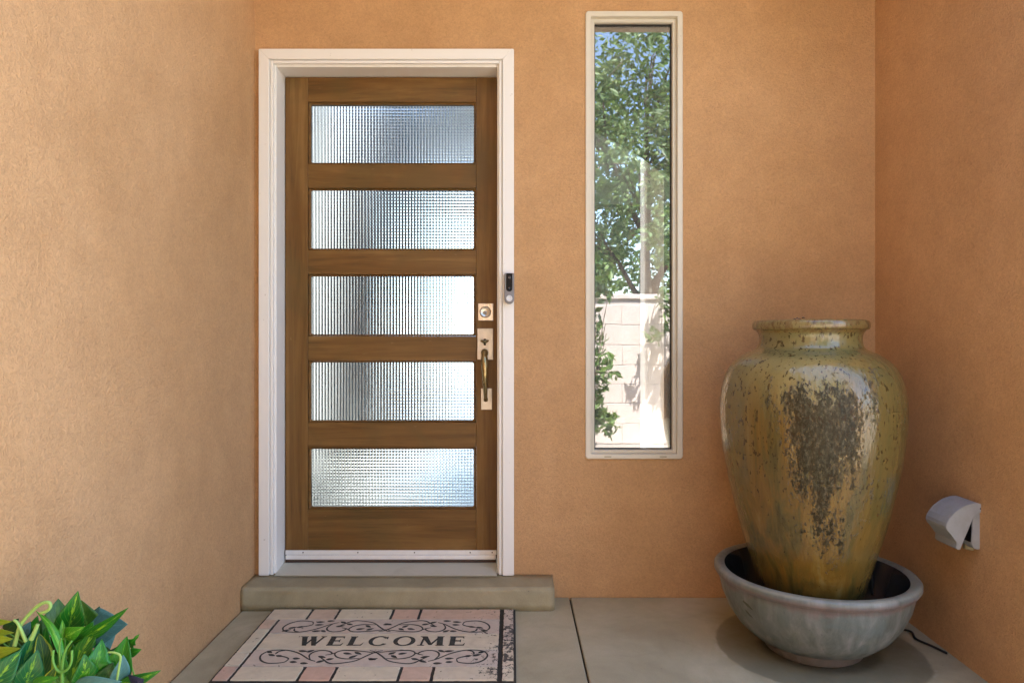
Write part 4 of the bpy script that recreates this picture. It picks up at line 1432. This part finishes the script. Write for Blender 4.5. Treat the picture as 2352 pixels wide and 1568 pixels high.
ptube('tendril', [(830, 1240), (820, 1000), (830, 850), (850, 790)], 0.002, 0.0015, 1.22, M['stem'])
ptube('tendril', [(1600, 1420), (1640, 1200), (1660, 1040), (1580, 990), (1490, 985)], 0.0022, 0.0016, 1.20, M['stem_pale'])
# pot, soil, leaf stalks
def m_pot():
    n = N('blue_glazed_pot')
    a = n.noise(n.coord(), 14, 5, 0.6)
    return n.done(n.mix(a, (0.010, 0.018, 0.07), (0.03, 0.05, 0.13)), 0.2, n.bump(a, 0.1, 0.003))
M['pot'] = m_pot()
pprof = [(0.085, 0.001), (0.092, 0.01), (0.118, 0.12), (0.133, 0.24), (0.138, 0.27), (0.146, 0.275), (0.146, 0.30), (0.134, 0.30), (0.128, 0.28), (0.124, 0.255)]
lathe('pot', pprof, 48, M['pot'], plant, None, True, 0.004, True)
lathe('soil', [(0.0, 0.268), (0.08, 0.266), (0.1255, 0.262)], 32, M['soil'], plant, None, True, 0.0, True)
bm = bmesh.new()
for base, o in LEAVES:
    b = base - PLO
    a = random.uniform(0, 2 * PI)
    rr = random.uniform(0, 0.07)
    root = Vector((rr * math.cos(a), rr * math.sin(a), 0.262))
    mid = (root + b) / 2 + Vector((0, 0, 0.02))
    add_tube(bm, [root, mid, b], [0.0022, 0.0018, 0.0012], 5, False)
bm_obj('leaf_stalks', bm, M['stem'], plant, True)

# ------------------------------------------------------------------ yard behind the viewer (seen as reflections): block wall, trees, shrub
def m_block():
    n = N('pale_block')
    v = n.coord()
    geo = n.node('ShaderNodeNewGeometry')
    a = n.noise(geo.outputs['Position'], 5, 5, 0.6)
    col = n.mix(a, (0.52, 0.45, 0.42), (0.64, 0.57, 0.54))
    return n.done(col, 0.9, n.bump(n.noise(v, 90, 4, 0.7), 0.4, 0.004))
M['block'] = m_block()
M['mortar'] = N('mortar').done((0.46, 0.42, 0.40), 0.95)
yw = thing('block_wall', 'pale concrete block garden wall reflected in the narrow window', 'wall', (1.6, -4.2, -0.06))
bh, bl_ = 0.203, 0.405
core = box('mortar_core', -0.9, 5.2, -4.292, -4.108, -0.06, 1.478, M['mortar'])
under(yw, core)
blk = bmesh.new()
add_box(blk, -bl_ / 2 + 0.0012, bl_ / 2 - 0.0012, -0.097, 0.097, 0.003, bh - 0.003, 0.003, 1)
bme = bpy.data.meshes.new('block')
bmesh.ops.recalc_face_normals(blk, faces=blk.faces[:])
blk.to_mesh(bme)
blk.free()
bme.materials.append(M['block'])
for row in range(7):
    for k in range(15):
        xx = -0.9 + bl_ * (k + (0.5 if row % 2 == 0 else 0.75)) + (0 if row % 2 == 0 else -0.25 * bl_)
        xx = -0.9 + bl_ / 2 + bl_ * k + (bl_ / 2 if row % 2 else 0)
        if xx > 5.1:
            continue
        o = bpy.data.objects.new('block', bme)
        o.location = (xx - 1.6, 0, 0.06 + row * bh + 0.056)
        o.location.z = row * bh + 0.06
        link(o, yw)
cap_ = box('wall_cap', -0.92, 5.22, -4.31, -4.09, 1.478, 1.53, M['block'], None, 0.006)
under(yw, cap_)

def m_foliage(name, c0, c1):
    n = N(name)
    v = n.coord()
    a = n.noise(v, 5, 4, 0.6)
    geo = n.node('ShaderNodeNewGeometry')
    col = n.mix(n.mr(n.math('ADD', n.math('MULTIPLY', geo.outputs['Random Per Island'], 0.7), n.math('MULTIPLY', a, 0.5)), 0.2, 0.9), c0, c1)
    n.done(col, 0.45, None)
    tl = n.node('ShaderNodeBsdfTranslucent')
    n.set(tl.inputs[0], n.mix(0.5, col, (0.20, 0.30, 0.03)))
    mx = n.node('ShaderNodeMixShader')
    mx.inputs[0].default_value = 0.3
    n.t.links.new(n.b.outputs[0], mx.inputs[1])
    n.t.links.new(tl.outputs[0], mx.inputs[2])
    n.t.links.new(mx.outputs[0], n.out.inputs['Surface'])
    return n.m
M['fol_a'] = m_foliage('foliage_mid', (0.06, 0.13, 0.045), (0.20, 0.30, 0.11))
M['fol_b'] = m_foliage('foliage_light', (0.04, 0.09, 0.02), (0.12, 0.20, 0.05))
M['bark'] = N('bark').done((0.12, 0.09, 0.065), 0.9)
def crown(name, blobs, count, size, mat, parent, rng):
    V, Fc = [], []
    tot = sum(b[3] ** 2 for b in blobs)
    for (bx_, by_, bz_, br) in blobs:
        for q in range(int(count * br * br / tot)):
            d = Vector((rng.gauss(0, 1), rng.gauss(0, 1), rng.gauss(0, 1))).normalized()
            rad = br * rng.uniform(0.45, 1.0) ** 0.6 * (0.86 + 0.22 * math.sin(d.x * 5 + bx_) * math.sin(d.z * 6 + bz_))
            c = Vector((bx_, by_, bz_)) + d * rad
            s = size * rng.uniform(0.6, 1.25)
            ax = Vector((rng.gauss(0, 1), rng.gauss(0, 1), rng.gauss(-0.3, 0.8))).normalized()
            sd_ = ax.cross(Vector((rng.gauss(0, 1), rng.gauss(0, 1), rng.gauss(0, 1)))).normalized()
            nn = ax.cross(sd_)
            b0 = len(V)
            V += [c - ax * s, c + sd_ * s * 0.42 + nn * s * 0.1, c + ax * s, c - sd_ * s * 0.42 + nn * s * 0.1]
            Fc += [(b0, b0 + 1, b0 + 2), (b0, b0 + 2, b0 + 3)]
    return mesh_obj(name, V, Fc, mat, parent)
def tree(label, base, h, blobs, count, size, mat, seed, group='trees behind the block wall'):
    rng = random.Random(seed)
    t = thing('tree', label, 'tree', base, group)
    bm = bmesh.new()
    add_tube(bm, [(0, 0, 0), (0.04, 0.02, h * 0.3), (-0.03, 0.05, h * 0.6), (0.02, 0.0, h)], [0.13, 0.10, 0.07, 0.03], 8)
    for (bx_, by_, bz_, br) in blobs:
        zs_ = min(h * 0.75, max(h * 0.3, bz_ * 0.6))
        add_tube(bm, [(0, 0.02, zs_), (bx_ * 0.5, by_ * 0.5, (zs_ + bz_) / 2 + 0.1), (bx_, by_, bz_)], [0.05, 0.03, 0.012], 6)
        for q in range(3):
            e = Vector((bx_, by_, bz_)) + Vector((rng.uniform(-1, 1), rng.uniform(-1, 1), rng.uniform(-0.6, 0.8))) * br * 0.8
            add_tube(bm, [(bx_ * 0.6, by_ * 0.6, (zs_ + bz_) / 2 + 0.1), (Vector((bx_, by_, bz_)) + e) / 2, e], [0.02, 0.012, 0.004], 5)
    bm_obj('trunk', bm, M['bark'], t, True)
    crown('crown', blobs, count, size, mat, t, rng)
    return t
tree('leafy green tree behind the block wall, reflected high in the window', (1.75, -6.0, -0.06), 3.4,
     [(-0.2, 0.5, 3.3, 0.75), (0.6, 0.2, 3.9, 0.8), (-0.7, 0.1, 2.5, 0.65), (0.2, 0.9, 2.4, 0.5), (0.9, 0.6, 2.9, 0.6), (-0.9, 0.4, 4.0, 0.7), (0.0, 0.0, 4.7, 0.8), (1.3, -0.2, 2.2, 0.6)], 11000, 0.055, M['fol_a'], 3)
tree('darker broad tree further back in the yard, reflected low in the window', (0.3, -8.2, -0.06), 3.8,
     [(0.0, 0.2, 3.2, 1.1), (1.1, 0.2, 3.9, 1.0), (-1.2, 0.0, 3.4, 1.0), (0.3, 0.3, 4.9, 1.1), (1.6, 0.2, 2.5, 0.8), (2.6, 0.0, 3.3, 1.0), (3.1, 0.2, 4.6, 1.0), (0.7, 0.1, 2.1, 0.7), (2.4, 0.3, 1.9, 0.7)], 13000, 0.07, M['fol_a'], 5)
rng = random.Random(11)
sh = thing('shrub', 'leafy shrub in front of the block wall, reflected at the window left', 'shrub', (0.72, -3.86, -0.06))
bm = bmesh.new()
for q in range(7):
    a = rng.uniform(0, 2 * PI)
    add_tube(bm, [(0, 0, 0), (0.08 * math.cos(a), 0.06 * math.sin(a), 0.6), (0.24 * math.cos(a), 0.15 * math.sin(a), rng.uniform(1.0, 1.6))], [0.012, 0.009, 0.004], 5)
bm_obj('stem', bm, M['bark'], sh, True)
crown('foliage', [(0.05, 0.0, 0.5, 0.22), (0.12, 0.02, 0.85, 0.22), (0.0, 0.0, 1.2, 0.22), (0.18, 0.05, 0.3, 0.16), (0.05, 0.05, 1.7, 0.28)], 900, 0.055, M['fol_b'], sh, rng)
hb = thing('vine', 'hanging leafy vine over the block wall top, reflected at the window right', 'vine', (1.50, -3.98, 1.53))
bm = bmesh.new()
for q in range(5):
    xx = rng.uniform(-0.15, 0.25)
    add_tube(bm, [(xx * 0.5, -0.15, 0.005), (xx, 0.06, 0.03), (xx * 1.2, 0.10, -0.25), (xx * 1.3, 0.08, -0.55)], [0.006, 0.005, 0.004, 0.002], 5)
bm_obj('stem', bm, M['bark'], hb, True)
crown('foliage', [(0.05, 0.08, -0.08, 0.15), (0.12, 0.10, -0.30, 0.16), (-0.1, 0.10, -0.42, 0.10), (0.2, 0.08, -0.5, 0.12)], 260, 0.05, M['fol_b'], hb, rng)
